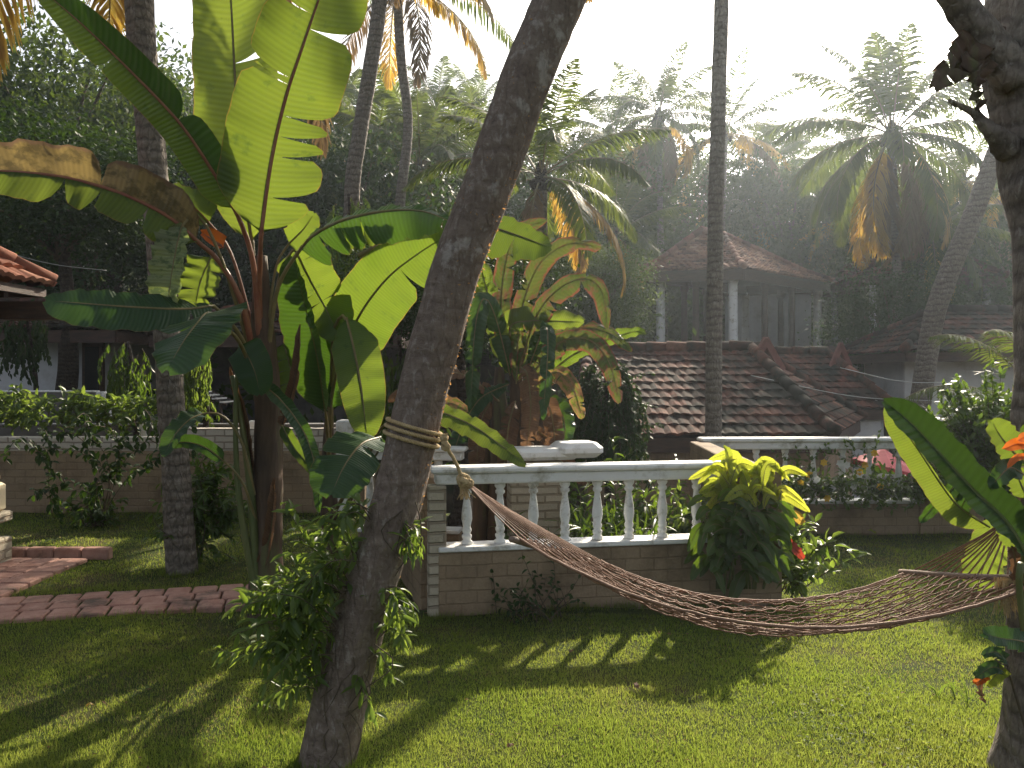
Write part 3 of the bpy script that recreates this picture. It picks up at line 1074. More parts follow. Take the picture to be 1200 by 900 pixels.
g = G(); box(g, (9.6, 31.5, 3.3), (2.4, 2.2, 3.0), .15, bevel=.02); g.build('wall', MT['plaster'], w_, smooth=False)
hip_roof(w_, ((8.1, 30, 4.82), (11.0, 30.3, 4.82), (11.0, 33, 4.82), (8.1, 33, 4.82)), ((9.0, 31.6, 5.7), (10.2, 31.6, 5.7)), 6, .3, MT['tile'])

# houses at the right, up the bank
t = thing('hillside_pavilion', 'small open tiled pavilion with sunlit roof high on the right bank', 'pavilion', (13.4, 27, 2.6))
hip_roof(t, ((10.6, 25.0, 4.62), (15.2, 25.6, 4.62), (15.2, 29.2, 4.62), (10.6, 29.0, 4.62)), ((12.1, 27.2, 6.0), (13.6, 27.2, 6.0)), 12, .24, MT['tile'], flare=.08, th=.14)
for x, y in ((11.0, 25.5), (14.75, 26.0), (14.75, 28.7), (11.0, 28.5)):
    g = G(); lathe(g, (x, y, 1.9), [(.14, 0), (.14, .2), (.11, .3), (.10, 2.4), (.13, 2.6)], 12); g.build('column', MT['plaster'], t)
g = G(); box(g, (12.9, 27.1, 2.3), (4.4, 3.8, 1.0), .05, bevel=.02); g.build('floor_slab', MT['greywall'], t, smooth=False)
t = thing('hillside_house', 'white walled house with tiled eave behind the leaning palm trunk at right', 'house', (10.6, 18.8, 0))
g = G(); box(g, (10.7, 19.6, .9), (3.9, 2.6, 2.4), -.08, bevel=.02); g.build('wall', MT['plaster'], t, smooth=False)
hip_roof(t, ((8.3, 17.7, 2.12), (13.3, 17.4, 2.12), (13.3, 21.5, 2.12), (8.3, 21.5, 2.12)), ((9.9, 19.6, 3.1), (11.7, 19.6, 3.1)), 8, .24, MT['tile'])
g = G(); box(g, (10.5, 18.18, .30), (4.1, .1, .62), -.08, bevel=.01); g.build('plinth', MT['greywall'], t, smooth=False)

# left house and porch
t = thing('terrace_house', 'white walled house with a dark framed window in left shade', 'house', (-8.6, 15, .5))
g = G(); box(g, (-10.0, 16.0, 1.4), (6.0, 4.0, 1.86), .04, bevel=.02); g.build('wall', MT['plaster'], t, smooth=False)
hip_roof(t, ((-13.6, 13.3, 2.36), (-6.30, 13.45, 2.36), (-6.4, 18.6, 2.36), (-13.6, 18.5, 2.36)), ((-11.2, 16.0, 2.95), (-9.0, 16.0, 2.95)), 9, .24, MT['tile'])
g = G(); box(g, (-7.02, 14.03, 1.62), (.34, .09, 1.05), .04); w = g.build('window', MT['darkwood'], t, smooth=False)
g = G(); box(g, (-7.02, 13.975, 1.62), (.22, .03, .92), .04); g.build('pane', MT['glass'], w, smooth=False)
t = thing('veranda', 'dark shaded veranda with tiled roof behind the banana stems', 'veranda', (-4.0, 14.2, .5))
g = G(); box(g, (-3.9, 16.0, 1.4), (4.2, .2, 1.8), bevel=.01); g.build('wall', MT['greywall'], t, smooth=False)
hip_roof(t, ((-6.1, 13.9, 2.3), (-1.8, 13.9, 2.3), (-1.8, 17, 2.3), (-6.1, 17, 2.3)), ((-5.0, 15.5, 2.8), (-3.0, 15.5, 2.8)), 7, .24, MT['tile'])
for x in (-5.7, -4.1, -2.3):
    g = G(); box(g, (x, 14.3, 1.35), (.14, .14, 1.8), bevel=.01); g.build('post', MT['darkwood'], t, smooth=False)

t = thing('porch', 'garden porch with sunlit orange tiled hip roof and stepped cream pillar', 'porch', (-4.4, 6.9, 0))
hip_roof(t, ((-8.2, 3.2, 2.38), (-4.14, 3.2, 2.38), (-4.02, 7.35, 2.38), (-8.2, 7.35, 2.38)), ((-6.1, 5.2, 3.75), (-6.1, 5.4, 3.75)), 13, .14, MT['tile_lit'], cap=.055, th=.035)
g = G()
box(g, (-4.42, 6.92, .115), (.36, .36, .25), bevel=.01)
g.build('pillar_base', MT['pier_brick'], t, smooth=False)
g = G(); lathe(g, (-4.44, 6.92, .24), [(.13, 0), (.15, .03), (.145, .10), (.12, .13)], 16); g.build('pillar_neck', MT['concrete'], t)
g = G(); box(g, (-4.42, 6.92, .415), (.37, .37, .085), bevel=.012); g.build('pillar_ledge', MT['pier_brick'], t, smooth=False)
g = G(); box(g, (-4.45, 6.92, .58), (.34, .34, .24), bevel=.02); box(g, (-4.46, 6.92, .745), (.30, .30, .09), bevel=.03); box(g, (-4.51, 6.92, 1.44), (.24, .24, 1.30), bevel=.02)
g.build('pillar', MT['yplaster'], t, smooth=False)
g = G()
beam(g, (-8, 7.0, 2.14), (-3.62, 7.0, 2.14), .13, .15)
beam(g, (-4.35, 3.3, 2.15), (-4.35, 7.2, 2.15), .12, .13)
for i in range(8):
    beam(g, (-6.0, 3.5 + i * .48, 2.32), (-4.15, 3.5 + i * .48, 2.28), .06, .09)
g.build('roof_beam', MT['darkwood'], t, smooth=False)

# ================================================================== TREES AND PALMS


def frond(g, base, az, el, L, droop, nl, ll, w, grav=.55, m=0, rm=2, rr=.022, twist=0.0, t0=.16):
    n = 12
    ds = L / (n - 1)
    p = np.zeros((n, 3))
    p[0] = base
    e, a = el, az
    for i in range(1, n):
        p[i] = p[i - 1] + ds * A(math.cos(e) * math.cos(a), math.cos(e) * math.sin(a), math.sin(e))
        e -= droop * (0.4 + 1.2 * i / n) / (n - 1)
        a += twist / n
    tube(g, p, [rr, rr * .3], 4, rm, cap=False)
    u = np.linspace(t0, 0.995, nl)
    k = u * (n - 1)
    i = np.minimum(k.astype(int), n - 2)
    f = (k - i)[:, None]
    P = p[i] * (1 - f) + p[i + 1] * f
    T = unit(p[i + 1] - p[i])
    H = A(-math.sin(a), math.cos(a), 0)
    prof = np.clip(np.sin(np.pi * np.clip((u - t0) / (1 - t0) * .86 + .12, 0, 1)) ** .7, .12, 1)
    for s in (-1, 1):
        nn = len(u)
        D = unit(H * s * (1.0 + .15 * rng.normal(size=(nn, 1))) + T * (.55 + .5 * u[:, None]) + A(0, 0, -1) * grav * rng.uniform(.4, 1.3, (nn, 1)) + rng.normal(0, .06, (nn, 3)))
        l = (ll * prof * rng.uniform(.82, 1.08, nn))[:, None]
        D2 = unit(D + A(0, 0, -1) * grav * rng.uniform(.5, 1.5, (nn, 1)))
        Wv = unit(T - np.sum(T * D, 1, keepdims=True) * D) * (w / 2)
        mid = P + D * l * .5
        tip = mid + D2 * l * .5
        V = np.stack([P - Wv * .5, P + Wv * .5, mid + Wv, mid - Wv, tip], 1)
        luv = np.zeros((nn, 5, 3))
        luv[:, :, 0] = (0, 0, .5, .5, 1)
        luv[:, :, 1] = (1, 1, 1, 1, .5)
        luv[:, :, 2] = rng.random((nn, 1))
        b = np.arange(nn)[:, None] * 5
        g.add(V.reshape(-1, 3), b + np.array([0, 1, 2, 3]), b + np.array([3, 2, 4]), luv.reshape(-1, 3), m)


PALM_MATS = [MT['palm'], MT['palm_gold'], MT['midrib'], MT['palm_dry'], MT['bark_dark']]


def palm_crown(name, nf=24, L=3.3, nl=78, ll=.70, w=.040, gold=3, dry=3, top=82, low=-38, droop=1.5):
    g = G()
    for k in range(nf):
        f = k / (nf - 1)
        az = k * 2.39996 + rng.normal(0, .15)
        el = R(top + (low - top) * f ** .85) + rng.normal(0, .07)
        m = 0
        if k >= nf - dry:
            m = 3
        elif k >= nf - dry - gold:
            m = 1
        dr = droop * (.55 + .6 * f) * (rng.uniform(.8, 1.2))
        frond(g, A(.1 * math.cos(az), .1 * math.sin(az), -.12 - .25 * f), az, el, L * rng.uniform(.85, 1.1) * (.8 + .2 * min(1, f * 3)), dr, nl, ll, w, .45 + .5 * f, m)
    for k in range(9):
        a = rng.uniform(0, 6.28)
        c = A(.2 * math.cos(a), .2 * math.sin(a), -.42 - .12 * rng.random())
        lathe(g, c, [(.02, -.12), (.09, -.06), (.105, 0), (.08, .07), (.02, .11)], 7, 4)
    lathe(g, A(0, 0, -.5), [(.10, -.1), (.17, .1), (.15, .35), (.05, .6)], 8, 4)
    return g.mesh(name, PALM_MATS)


CROWNS = [palm_crown('palm_crown_a'), palm_crown('palm_crown_b', 26, 3.2, 78, .74, .040, 2, 4, 84, -52, 1.7), palm_crown('palm_crown_c', 20, 3.4, 76, .68, .038, 5, 2, 80, -25, 1.35), palm_crown('palm_crown_d', 36, 3.3, 78, .78, .042, 3, 5, 86, -66, 1.5)]


def mesh_part(name, me, parent, loc, rz=0.0, sc=(1, 1, 1), tilt=0.0):
    o = bpy.data.objects.new(name, me)
    COL.objects.link(o)
    o.parent = parent
    o.location = tuple(float(a - b) for a, b in zip(loc, parent.location))
    o.rotation_euler = (tilt, tilt * .6, rz)
    o.scale = sc
    return o


def ringbump(k, amp=.05, seed=0):
    ph = seed * 1.7

    def f(s, th, p):
        return amp * ((s * k) % 1.0 - .5) + amp * .9 * np.sin(th * 3 + s * 17 + ph) * .5 + amp * .6 * np.sin(th * 7 - s * 41 + ph)
    return f


def palm(label, pts, r0, r1, crown, rz, sc, mat='bark_grey', group=None, tilt=0.0, sides=10, rings=30, name='coconut_palm'):
    """pts: points up the trunk, the first at the ground."""
    base = A(*pts[0])
    z = float(terrain_z(base[0], base[1])) if base[1] > 9.9 else 0.0
    base[2] = z - .05
    pts = [base] + [A(*p) for p in pts[1:]]
    t = thing(name, label, 'palm tree', (base[0], base[1], z), group)
    g = G()
    p = smoothpath(pts, rings * 3)
    tube(g, p, [r0 * 1.2, r0 * 1.02, r0, (r0 + r1) / 2, r1, r1, r1], sides, bump=ringbump(rings, .045, rz))
    g.build('trunk', MT[mat], t)
    if crown is not None:
        mesh_part('crown', CROWNS[crown], t, p[-1] + A(0, 0, .35 * sc), rz, (sc, sc, sc), tilt)
    return t


BGP = 'coconut palms on the bank behind the garden'
# near palms: only their trunks and some frond tips reach into the picture
palm('grey ringed palm trunk rising behind the big banana plant', [at(214, 671, 6.8) * A(1, 1, 0), at(206, 560, 6.8), at(196, 400, 6.85), at(180, 200, 6.9), at(163, 0, 7.0), at(152, -235, 7.1)], .105, .115, 2, 2.0, .95, group='tall palms whose trunks cross the picture')
palm('slender pale palm trunk rising in front of the tiled roofs', [(2.60, 10.75, 0), at(836, 500, 10.75), at(838, 300, 10.8), at(842, 120, 10.9), at(845, 0, 10.95), at(846, -270, 11)], .105, .095, 0, .6, 1.0, group='tall palms whose trunks cross the picture')
palm('slim palm trunk curving up beside the tall banana leaves', [(-2.35, 13.0, 0), at(412, 260, 13), at(421, 160, 13), at(434, 80, 13), at(445, 0, 13), at(462, -200, 13)], .125, .115, 1, 1.1, .9, group='tall palms whose trunks cross the picture')
palm('thin palm with yellowing fronds hanging beside the leaning trunk top', [(-2.6, 17.5, 0), at(466, 270, 17.5), at(478, 150, 17.5), at(470, 70, 17.5), at(465, -25, 17.5)], .12, .10, 2, 3.4, .95, group='tall palms whose trunks cross the picture')
palm('leaning palm trunk crossing the white hillside house at right', [(6.95, 15.0, 0), at(1086, 420, 15), at(1108, 330, 15), at(1145, 240, 15), at(1182, 140, 15), at(1240, -10, 15), at(1330, -240, 15)], .18, .15, 0, .2, .9, group='tall palms whose trunks cross the picture')
palm('tall grey palm trunk leaning at the right picture edge beyond the bush', [(9.6, 15.5, 0), at(1196, 300, 15.5), at(1210, 100, 15.5), at(1232, -260, 15.5)], .14, .12, 1, .9, .95, group='tall palms whose trunks cross the picture')

# palms on the bank: (label, px, py of the crown, distance, crown, turn, size)
for lab, px, py, Y, ck, rz, sc in (
        ('hazy palm with a ragged crown between the thin trunk and leaning trunk', 512, 125, 38, 1, .4, .95),
        ('broad palm with long arching fronds just behind the leaning trunk', 634, 190, 14.0, 0, 1.9, .72),
        ('upright palm crown standing clear against the sky above the pavilion', 772, 130, 33, 1, 2.7, .95),
        ('palm crown with golden fronds half hidden by the slender pale trunk', 850, 150, 36, 2, .1, 1.05),
        ('big shaggy palm with a skirt of hanging fronds, tallest on the right bank', 1045, 150, 24, 3, 1.3, 1.1),
        ('low yellow fronded palm above the pavilion ridge', 886, 262, 37, 2, 2.2, .85),
        ('small pale palm in the dip of the tree line', 952, 232, 46, 1, 5.1, .9),
        ('sunlit palm to the right of the shaggy tall palm', 1128, 205, 30, 2, 4.0, .95),
        ('dim palm crown deep in the haze behind the broad palm', 705, 205, 42, 1, 3.3, 1.0),
        ('short palm with drooping fronds left of the pavilion roof', 720, 268, 29, 0, 5.6, .8),
        ('palm peeping between the tall banana leaves and slim trunk', 396, 150, 30, 3, .7, .9),
        ('far palm crown left of the tall banana leaves', 225, 130, 44, 1, 1.2, .9),
        ('dark palm crown low between the two slim trunks', 440, 190, 24, 3, 2.5, .9),
        ('bushy palm close behind the leaning trunk in shade', 560, 205, 27, 3, 4.4, .95),
        ('hazy palm just under the sunlit fronds at far right', 1185, 250, 38, 1, 3.0, .95),
        ('tall thin palm with a full round crown right of the slender pale trunk', 905, 190, 39, 3, 1.1, .85),
        ('slim palm standing just left of the upright palm', 715, 150, 37, 0, 2.2, .9),
        ('drooping palm low in front of the shaggy tall palm', 1090, 265, 26, 3, 3.9, .75),
        ('palm with golden lower fronds behind the pavilion right eave', 1000, 250, 34, 2, 2.8, .8),
        ('thin hazy palm standing right behind the pavilion apex', 805, 205, 43, 1, .4, .85),
        ('thin palm just right of the hazy ragged palm', 560, 120, 44, 0, 5.0, .8),
        ('tall far palm under the brightest sky', 930, 185, 48, 0, 2.4, .9),
        ('small far palm low between the dip palm and shaggy palm', 968, 262, 40, 1, 4.2, .75),
        ('thin far palm close left of the leaning trunk top', 462, 128, 40, 0, 1.5, .85),
        ('far palm touching the left side of the shaggy palm', 1005, 180, 42, 1, 3.7, .9),
        ('slender far palm right of the broad palm', 742, 205, 46, 0, 2.0, .9),
        ('dense dark palm crown touching the left side of the leaning trunk', 492, 190, 23, 3, 2.9, .9),
        ('pale palm crown right of the small dip palm', 985, 215, 40, 0, 1.7, .8)):
    c = at(px, py, Y)
    sc = sc * (1.0 if Y < 15 else 1.06)
    palm(lab, [(c[0] + rng.normal(0, .4), Y + rng.normal(0, .3), 0), (c[0] + rng.normal(0, .15), Y, c[2] * .55), tuple(c - A(0, 0, .3))], .15, .11, ck, rz, sc, group=BGP, sides=8, rings=16)

# ------------------------------------------------------------------ broadleaf trees


def crown_mesh(name, mat, nclump=84, per=250, leaf=.17, rad=(3.2, 3.2, 2.6), cl=.62, hollow=.5):
    """Many leaves in uneven clumps through an egg-shaped volume, with the limbs that carry them."""
    g = G()
    d = rdir(nclump)
    rr = (hollow + (1 - hollow) * rng.random(nclump) ** .6) * (1 + .16 * np.sin(d[:, 0] * 5 + 1) * np.sin(d[:, 2] * 4))
    C = d * rr[:, None] * np.array(rad)
    C[:, 2] = np.where(C[:, 2] < -rad[2] * .55, C[:, 2] * .6, C[:, 2])
    for c in C:
        n = int(per * rng.uniform(.5, 1.4))
        s = cl * rng.uniform(.7, 1.3)
        P = c + rng.normal(0, 1, (n, 3)) * np.array([s, s, s * .6])
        out = unit(c / np.array(rad))
        D = unit(rdir(n) * .9 + out * .5 + A(0, 0, -.35))
        N = unit(rdir(n) * .7 + A(0, 0, 1) * .8 + out * .3)
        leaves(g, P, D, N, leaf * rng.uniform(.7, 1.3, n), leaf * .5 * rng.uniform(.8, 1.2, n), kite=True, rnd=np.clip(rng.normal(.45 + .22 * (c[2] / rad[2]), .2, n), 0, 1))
    for c in C[::4]:
        tube(g, smoothpath([A(0, 0, -rad[2] * .9), c * .5 + A(0, 0, -.5), c], 6), [.09, .02], 5, 1, cap=False)
    return g.mesh(name, [mat, MT['twig']])


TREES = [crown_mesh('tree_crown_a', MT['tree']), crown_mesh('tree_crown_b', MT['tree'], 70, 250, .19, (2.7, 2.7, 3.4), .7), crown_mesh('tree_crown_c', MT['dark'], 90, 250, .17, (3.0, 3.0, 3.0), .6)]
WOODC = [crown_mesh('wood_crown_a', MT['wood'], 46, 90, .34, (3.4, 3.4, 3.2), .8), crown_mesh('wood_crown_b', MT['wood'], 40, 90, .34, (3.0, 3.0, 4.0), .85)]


def tree(label, px, py, Y, w, h, kind, rz, group=None, name='leafy_tree', cat='tree'):
    """px, py: middle of the crown; w, h: half sizes in metres."""
    c = at(px, py, Y)
    z = float(terrain_z(c[0], c[1]))
    t = thing(name, label, cat, (c[0], c[1], z), group)
    me = TREES[kind]
    rad = ((3.2, 2.6), (2.7, 3.4), (3.0, 3.0))[kind]
    g = G()
    tube(g, smoothpath([(c[0], c[1], z - .1), (c[0] + .15, c[1], (z + c[2]) / 2 - h * .3), (c[0], c[1], c[2])], 14), [.09 * w + .06, .06 * w + .03, .03 * w], 8, bump=ringbump(5, .1, rz))
    g.build('trunk', MT['bark_dark'], t)
    mesh_part('crown', me, t, c, rz, (w / rad[0], w / rad[0], h / rad[1]))
    return t


TG = 'broadleaf trees behind the garden'
for a in (
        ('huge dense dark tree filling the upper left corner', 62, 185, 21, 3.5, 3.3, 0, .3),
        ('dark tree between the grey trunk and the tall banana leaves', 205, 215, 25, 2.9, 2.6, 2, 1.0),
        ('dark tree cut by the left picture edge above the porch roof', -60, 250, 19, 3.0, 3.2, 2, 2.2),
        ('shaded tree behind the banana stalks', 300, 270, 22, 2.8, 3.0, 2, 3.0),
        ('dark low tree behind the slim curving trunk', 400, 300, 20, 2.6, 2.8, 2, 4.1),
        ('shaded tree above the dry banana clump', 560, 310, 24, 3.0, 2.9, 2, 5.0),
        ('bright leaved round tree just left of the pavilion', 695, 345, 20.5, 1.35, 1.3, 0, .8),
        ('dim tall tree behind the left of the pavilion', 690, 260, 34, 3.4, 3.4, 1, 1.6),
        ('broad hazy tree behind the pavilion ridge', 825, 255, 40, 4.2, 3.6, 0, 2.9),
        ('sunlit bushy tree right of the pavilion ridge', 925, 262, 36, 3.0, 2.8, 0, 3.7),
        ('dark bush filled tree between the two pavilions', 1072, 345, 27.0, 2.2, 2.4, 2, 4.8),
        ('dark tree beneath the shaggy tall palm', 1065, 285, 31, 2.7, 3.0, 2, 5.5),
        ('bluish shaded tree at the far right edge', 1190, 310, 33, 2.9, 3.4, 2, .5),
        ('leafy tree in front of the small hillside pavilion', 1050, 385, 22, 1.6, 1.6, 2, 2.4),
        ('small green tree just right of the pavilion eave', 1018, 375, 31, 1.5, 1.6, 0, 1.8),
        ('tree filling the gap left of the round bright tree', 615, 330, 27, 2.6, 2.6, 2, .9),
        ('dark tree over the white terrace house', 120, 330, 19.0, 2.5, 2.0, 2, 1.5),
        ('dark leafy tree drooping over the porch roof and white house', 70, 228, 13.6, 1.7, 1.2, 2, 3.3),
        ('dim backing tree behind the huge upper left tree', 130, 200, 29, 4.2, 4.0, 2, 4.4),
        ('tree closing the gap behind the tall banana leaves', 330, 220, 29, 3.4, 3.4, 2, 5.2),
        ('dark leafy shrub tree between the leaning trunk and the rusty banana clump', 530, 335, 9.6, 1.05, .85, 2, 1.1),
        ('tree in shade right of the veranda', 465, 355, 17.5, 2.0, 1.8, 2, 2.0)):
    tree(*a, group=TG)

# the wood far up the hill
g = G()


def bake(me, loc, rz, sc):
    n = len(me.vertices)
    v = np.empty(n * 3, dtype=np.float32)
    me.vertices.foreach_get('co', v)
    v = v.reshape(-1, 3).astype(float) * np.array(sc)
    c, s = math.cos(rz), math.sin(rz)
    v = np.stack([v[:, 0] * c - v[:, 1] * s, v[:, 0] * s + v[:, 1] * c, v[:, 2]], 1) + np.array(loc)
    luv = np.empty(n * 3, dtype=np.float32)
    me.attributes['luv'].data.foreach_get('vector', luv)
    k = [p for p in me.polygons]
    li = np.empty(len(me.loops), dtype=np.int32)
    me.loops.foreach_get('vertex_index', li)
    nq = sum(1 for p in k if p.loop_total == 4)
    return v, li[:nq * 4].reshape(-1, 4), luv.reshape(-1, 3)


for i in range(52):
    X = -46 + 92 * (i + rng.random()) / 52
    Y = rng.uniform(46, 66)
    z = float(terrain_z(X, Y))
    v, q, luv = bake(WOODC[i % 2], (X, Y, z + rng.uniform(2.2, 4.2)), rng.uniform(0, 6), (1.2, 1.2, 1.25))
    g.add(v, q, None, luv)
for i in range(40):
    X = -26 + 52 * (i + rng.random()) / 40
    Y = rng.uniform(34, 45)
    z = float(terrain_z(X, Y))
    v, q, luv = bake(WOODC[i % 2], (X, Y, z + rng.uniform(.8, 2.0)), rng.uniform(0, 6), (.85, .85, .8))
    g.add(v, q, None, luv)
tag(g.build('woods', MT['wood']), kind='stuff')

# undergrowth on the bank
g = G()
for i in range(90):
    X = rng.uniform(-13, 18)
    Y = rng.uniform(19.5, 33) if X > 2 else rng.uniform(14.5, 33)
    if 3.2 < X < 11.5 and 22.5 < Y < 30.5 or (X > 8 and Y < 22.5) or (X < -5.5 and Y < 19):
        continue
    z = float(terrain_z(X, Y))
    n = 260
    P = A(X, Y, z + .55) + rng.normal(0, 1, (n, 3)) * A(.75, .6, .5)
    P[:, 2] = np.maximum(P[:, 2], z + .02)
    leaves(g, P, rdir(n) + A(0, 0, .3), rdir(n) + A(0, -.3, .8), .24 * rng.uniform(.6, 1.3, n), .11, kite=True)
tag(g.build('undergrowth', MT['tree']), kind='stuff')

# ================================================================== BANANA LEAVES


def blade(g, path, hwl, hwr, hint, fold=(.25, .25), curl=(0., 0.), mR=None, tears=(0, 0), m=0, mr=1, rr=.012, n=30, nv=5, wave=.012, base=.10, tipk=2.6, rnd=.5, stalk=None, gap=.02, srr=None):
    """A banana blade on its midrib; hint is the way its face looks (one vector, or two: base and tip)."""
    p = smoothpath(path, n)
    T = unit(np.gradient(p, axis=0))
    hint = np.asarray(hint, float)
    H = np.tile(hint, (n, 1)) if hint.ndim == 1 else hint[0] + (hint[1] - hint[0]) * np.linspace(0, 1, n)[:, None]
    N = unit(H - np.sum(H * T, 1, keepdims=True) * T)
    S = np.cross(T, N)
    Ltot = np.sum(np.linalg.norm(np.diff(p, axis=0), axis=1))

    def samp(arr, u):
        k = np.clip(u, 0, 1) * (n - 1)
        i = np.minimum(k.astype(int), n - 2)
        f = (k - i)[..., None]
        return arr[i] * (1 - f) + arr[i + 1] * f

    def width(u):
        a = np.clip(u / base, 0, 1) ** .55
        b = np.sqrt(np.clip(1 - np.clip((u - .35) / .65, 0, 1) ** tipk, 0, 1))
        return a * b
    for side, hw, fo, cu, nt in ((-1, hwl, fold[0], curl[0], tears[0]), (1, hwr, fold[1], curl[1], tears[1])):
        if hw <= 0:
            continue
        cuts = np.sort(np.concatenate([[0, 1], rng.uniform(.10, .93, nt)])) if nt else np.array([0., 1.])
        ph = rng.uniform(0, 6)
        rnd_k = .24 if hw > .14 else .05
        for a, b in zip(cuts[:-1], cuts[1:]):
            k = max(2, int(math.ceil((b - a) * n)))
            us = np.linspace(a, b, k + 1)
            vv = np.linspace(0, 1, nv + 1)
            U, Vv = np.meshgrid(us, vv, indexing='ij')
            ga = gap * rng.uniform(.3, 1.6) if a > 0 else 0
            gb = gap * rng.uniform(.3, 1.6) if b < 1 else 0
            rel = (U - a) / max(b - a, 1e-6)
            sh = (ga * (1 - rel) - gb * rel) * Vv ** 1.6
            Ue = U + sh
            slip = rng.normal(0, .10) if nt else 0
            Ww = hw * width(np.clip(U * .998, 0, 1))
            Ww = Ww * (1 - (rnd_k * np.exp(-(U - a) / .016) if a > 0 else 0)) * (1 - (rnd_k * np.exp(-(b - U) / .016) if b < 1 else 0))
            ang = fo + slip * Vv + cu * Vv
            back = .10 * hw * Vv * Vv
            pos = samp(p, Ue) + samp(S, Ue) * (side * Ww * Vv * np.cos(ang))[..., None] + samp(N, Ue) * (Ww * Vv * np.sin(ang) + wave * Vv * np.sin(U * 38 + ph) + wave * .7 * Vv * np.sin(U * 91 + ph * 2))[..., None] + samp(T, Ue) * back[..., None]
            luv = np.stack([U, Vv, np.full_like(U, rnd)], -1)
            i, j = np.meshgrid(np.arange(k), np.arange(nv), indexing='ij')
            w = nv + 1
            q = np.stack([i * w + j, (i + 1) * w + j, (i + 1) * w + j + 1, i * w + j + 1], -1).reshape(-1, 4)
            g.add(pos.reshape(-1, 3), q, None, luv.reshape(-1, 3), mR if (side > 0 and mR is not None) else m)
    tube(g, p[:-1] - N[:-1] * rr * .3, [rr, rr * .8, rr * .3], 6, mr, cap=False)
    if stalk is not None:
        s = srr or rr * 1.25
        tube(g, smoothpath(list(stalk) + [p[0], p[1]], 14), [s * 1.5, s * 1.1, rr], 7, mr, cap=False)


def pxl(*pts):
    return [at(*q) for q in pts]


def bleaf(parent, name, mat, path, hwl, hwr, hint, rib='midrib', label=None, **kw):
    """hwl, hwr in photograph pixels at the blade's own distance."""
    g = G()
    Y = path[len(path) // 2][2]
    st = kw.pop('stalk', None)
    mat2 = kw.pop('mat2', None)
    if mat2:
        kw['mR'] = 2
    blade(g, pxl(*path), hwl * Y / FPX, hwr * Y / FPX, hint, stalk=pxl(*st) if st else None, rnd=rng.random(), **kw)
    o = g.build(name, [MT[mat], MT[rib]] + ([MT[mat2]] if mat2 else []), parent)
    if label:
        o['label'] = label
    return o


FRONT = (0, -1, .15)
UP = (0, -.25, 1)
bp = thing('banana_plant', 'tall banana plant with huge backlit leaves left of the leaning palm', 'banana plant', at(312, 722, 5.5) * A(1, 1, 0))
g = G()
tube(g, smoothpath(pxl((312, 730, 5.5), (314, 600, 5.5), (314, 480, 5.5), (308, 380, 5.5), (305, 300, 5.5)), 40), [.125, .105, .09, .075, .04], 14, bump=lambda s, th, p: .09 * np.sin(th * 2 + s * 5) + .05 * np.sin(th * 5 - s * 9) + .03 * np.sin(s * 60 + th))
g.build('pseudostem', MT['stem'], bp)
g = G()
for a_, b_, r in (((296, 560, 5.45), (270, 430, 5.4), .012), ((330, 500, 5.45), (352, 380, 5.4), .010), ((300, 690, 5.45), (322, 560, 5.4), .02)):
    blade(g, pxl(a_, ((a_[0] + b_[0]) / 2 + 6, (a_[1] + b_[1]) / 2, 5.4), b_), .05, .05, FRONT, (.9, .9), rr=r, n=14, tears=(1, 1))
g.build('dry_sheath', [MT['banana_dry'], MT['stem']], bp)
g = G()
tube(g, smoothpath(pxl((302, 720, 5.42), (296, 600, 5.4), (284, 500, 5.38), (272, 440, 5.35)), 24), [.036, .03, .022, .015], 9)
tube(g, smoothpath(pxl((300, 700, 5.40), (280, 580, 5.36), (276, 480, 5.34), (281, 400, 5.3)), 24), [.026, .022, .016, .010], 8)
g.build('sucker_stem', MT['stem_green'], bp)
g = G()
blade(g, pxl((262, 290, 5.3), (250, 282, 5.3), (236, 272, 5.3)), .03, .07, FRONT, (.2, .2), wave=.02, n=10)
g.build('dead_flower', [MT['orange'], MT['red_stalk']], bp)

# the tall upright blades
bleaf(bp, 'leaf', 'banana', [(306, 275, 5.15), (318, 190, 5.1), (335, 115, 5.05), (358, 45, 5.0), (388, -45, 4.95), (405, -110, 4.95)], 58, 62, (.1, -1, -.25), tears=(4, 5), fold=(.12, .10), curl=(.1, -.15), rib='red_stalk', rr=.013, base=.12, stalk=[(306, 420, 5.5), (304, 340, 5.4)], n=44, gap=.012)
bleaf(bp, 'leaf', 'banana', [(296, 285, 5.5), (281, 190, 5.5), (276, 100, 5.5), (271, 0, 5.5), (266, -90, 5.5), (262, -120, 5.5)], 50, 56, (-.05, -1, -.2), tears=(0, 2), fold=(.05, .2), rr=.011, base=.2, stalk=[(306, 420, 5.55), (300, 340, 5.5)], n=40, gap=.02)
bleaf(bp, 'leaf', 'banana', [(276, 246, 5.2), (246, 195, 5.1), (210, 143, 5.0), (158, 88, 4.9), (98, 30, 4.8), (40, -20, 4.75)], 27, 30, (.42, -.85, -.30), tears=(1, 1), mat2='banana_dark', fold=(-.15, .62), rib='red_stalk', rr=.014, base=.09, stalk=[(306, 430, 5.5), (297, 310, 5.35)], n=40, wave=.008)  # right half darker in colour, standing for the side turned from the light
bleaf(bp, 'leaf', 'banana', [(232, 284, 5.1), (200, 256, 5.0), (150, 230, 4.9), (90, 211, 4.8), (30, 202, 4.7), (-50, 200, 4.6), (-100, 208, 4.6)], 38, 38, (-.05, -1, .12), tears=(3, 1), wave=.026, mat2='straw', fold=(.35, .1), rib='red_stalk', rr=.014, stalk=[(300, 440, 5.5), (285, 360, 5.3), (258, 308, 5.2)], label='browning leaf arching to the left edge', n=40, gap=.02, base=.14)
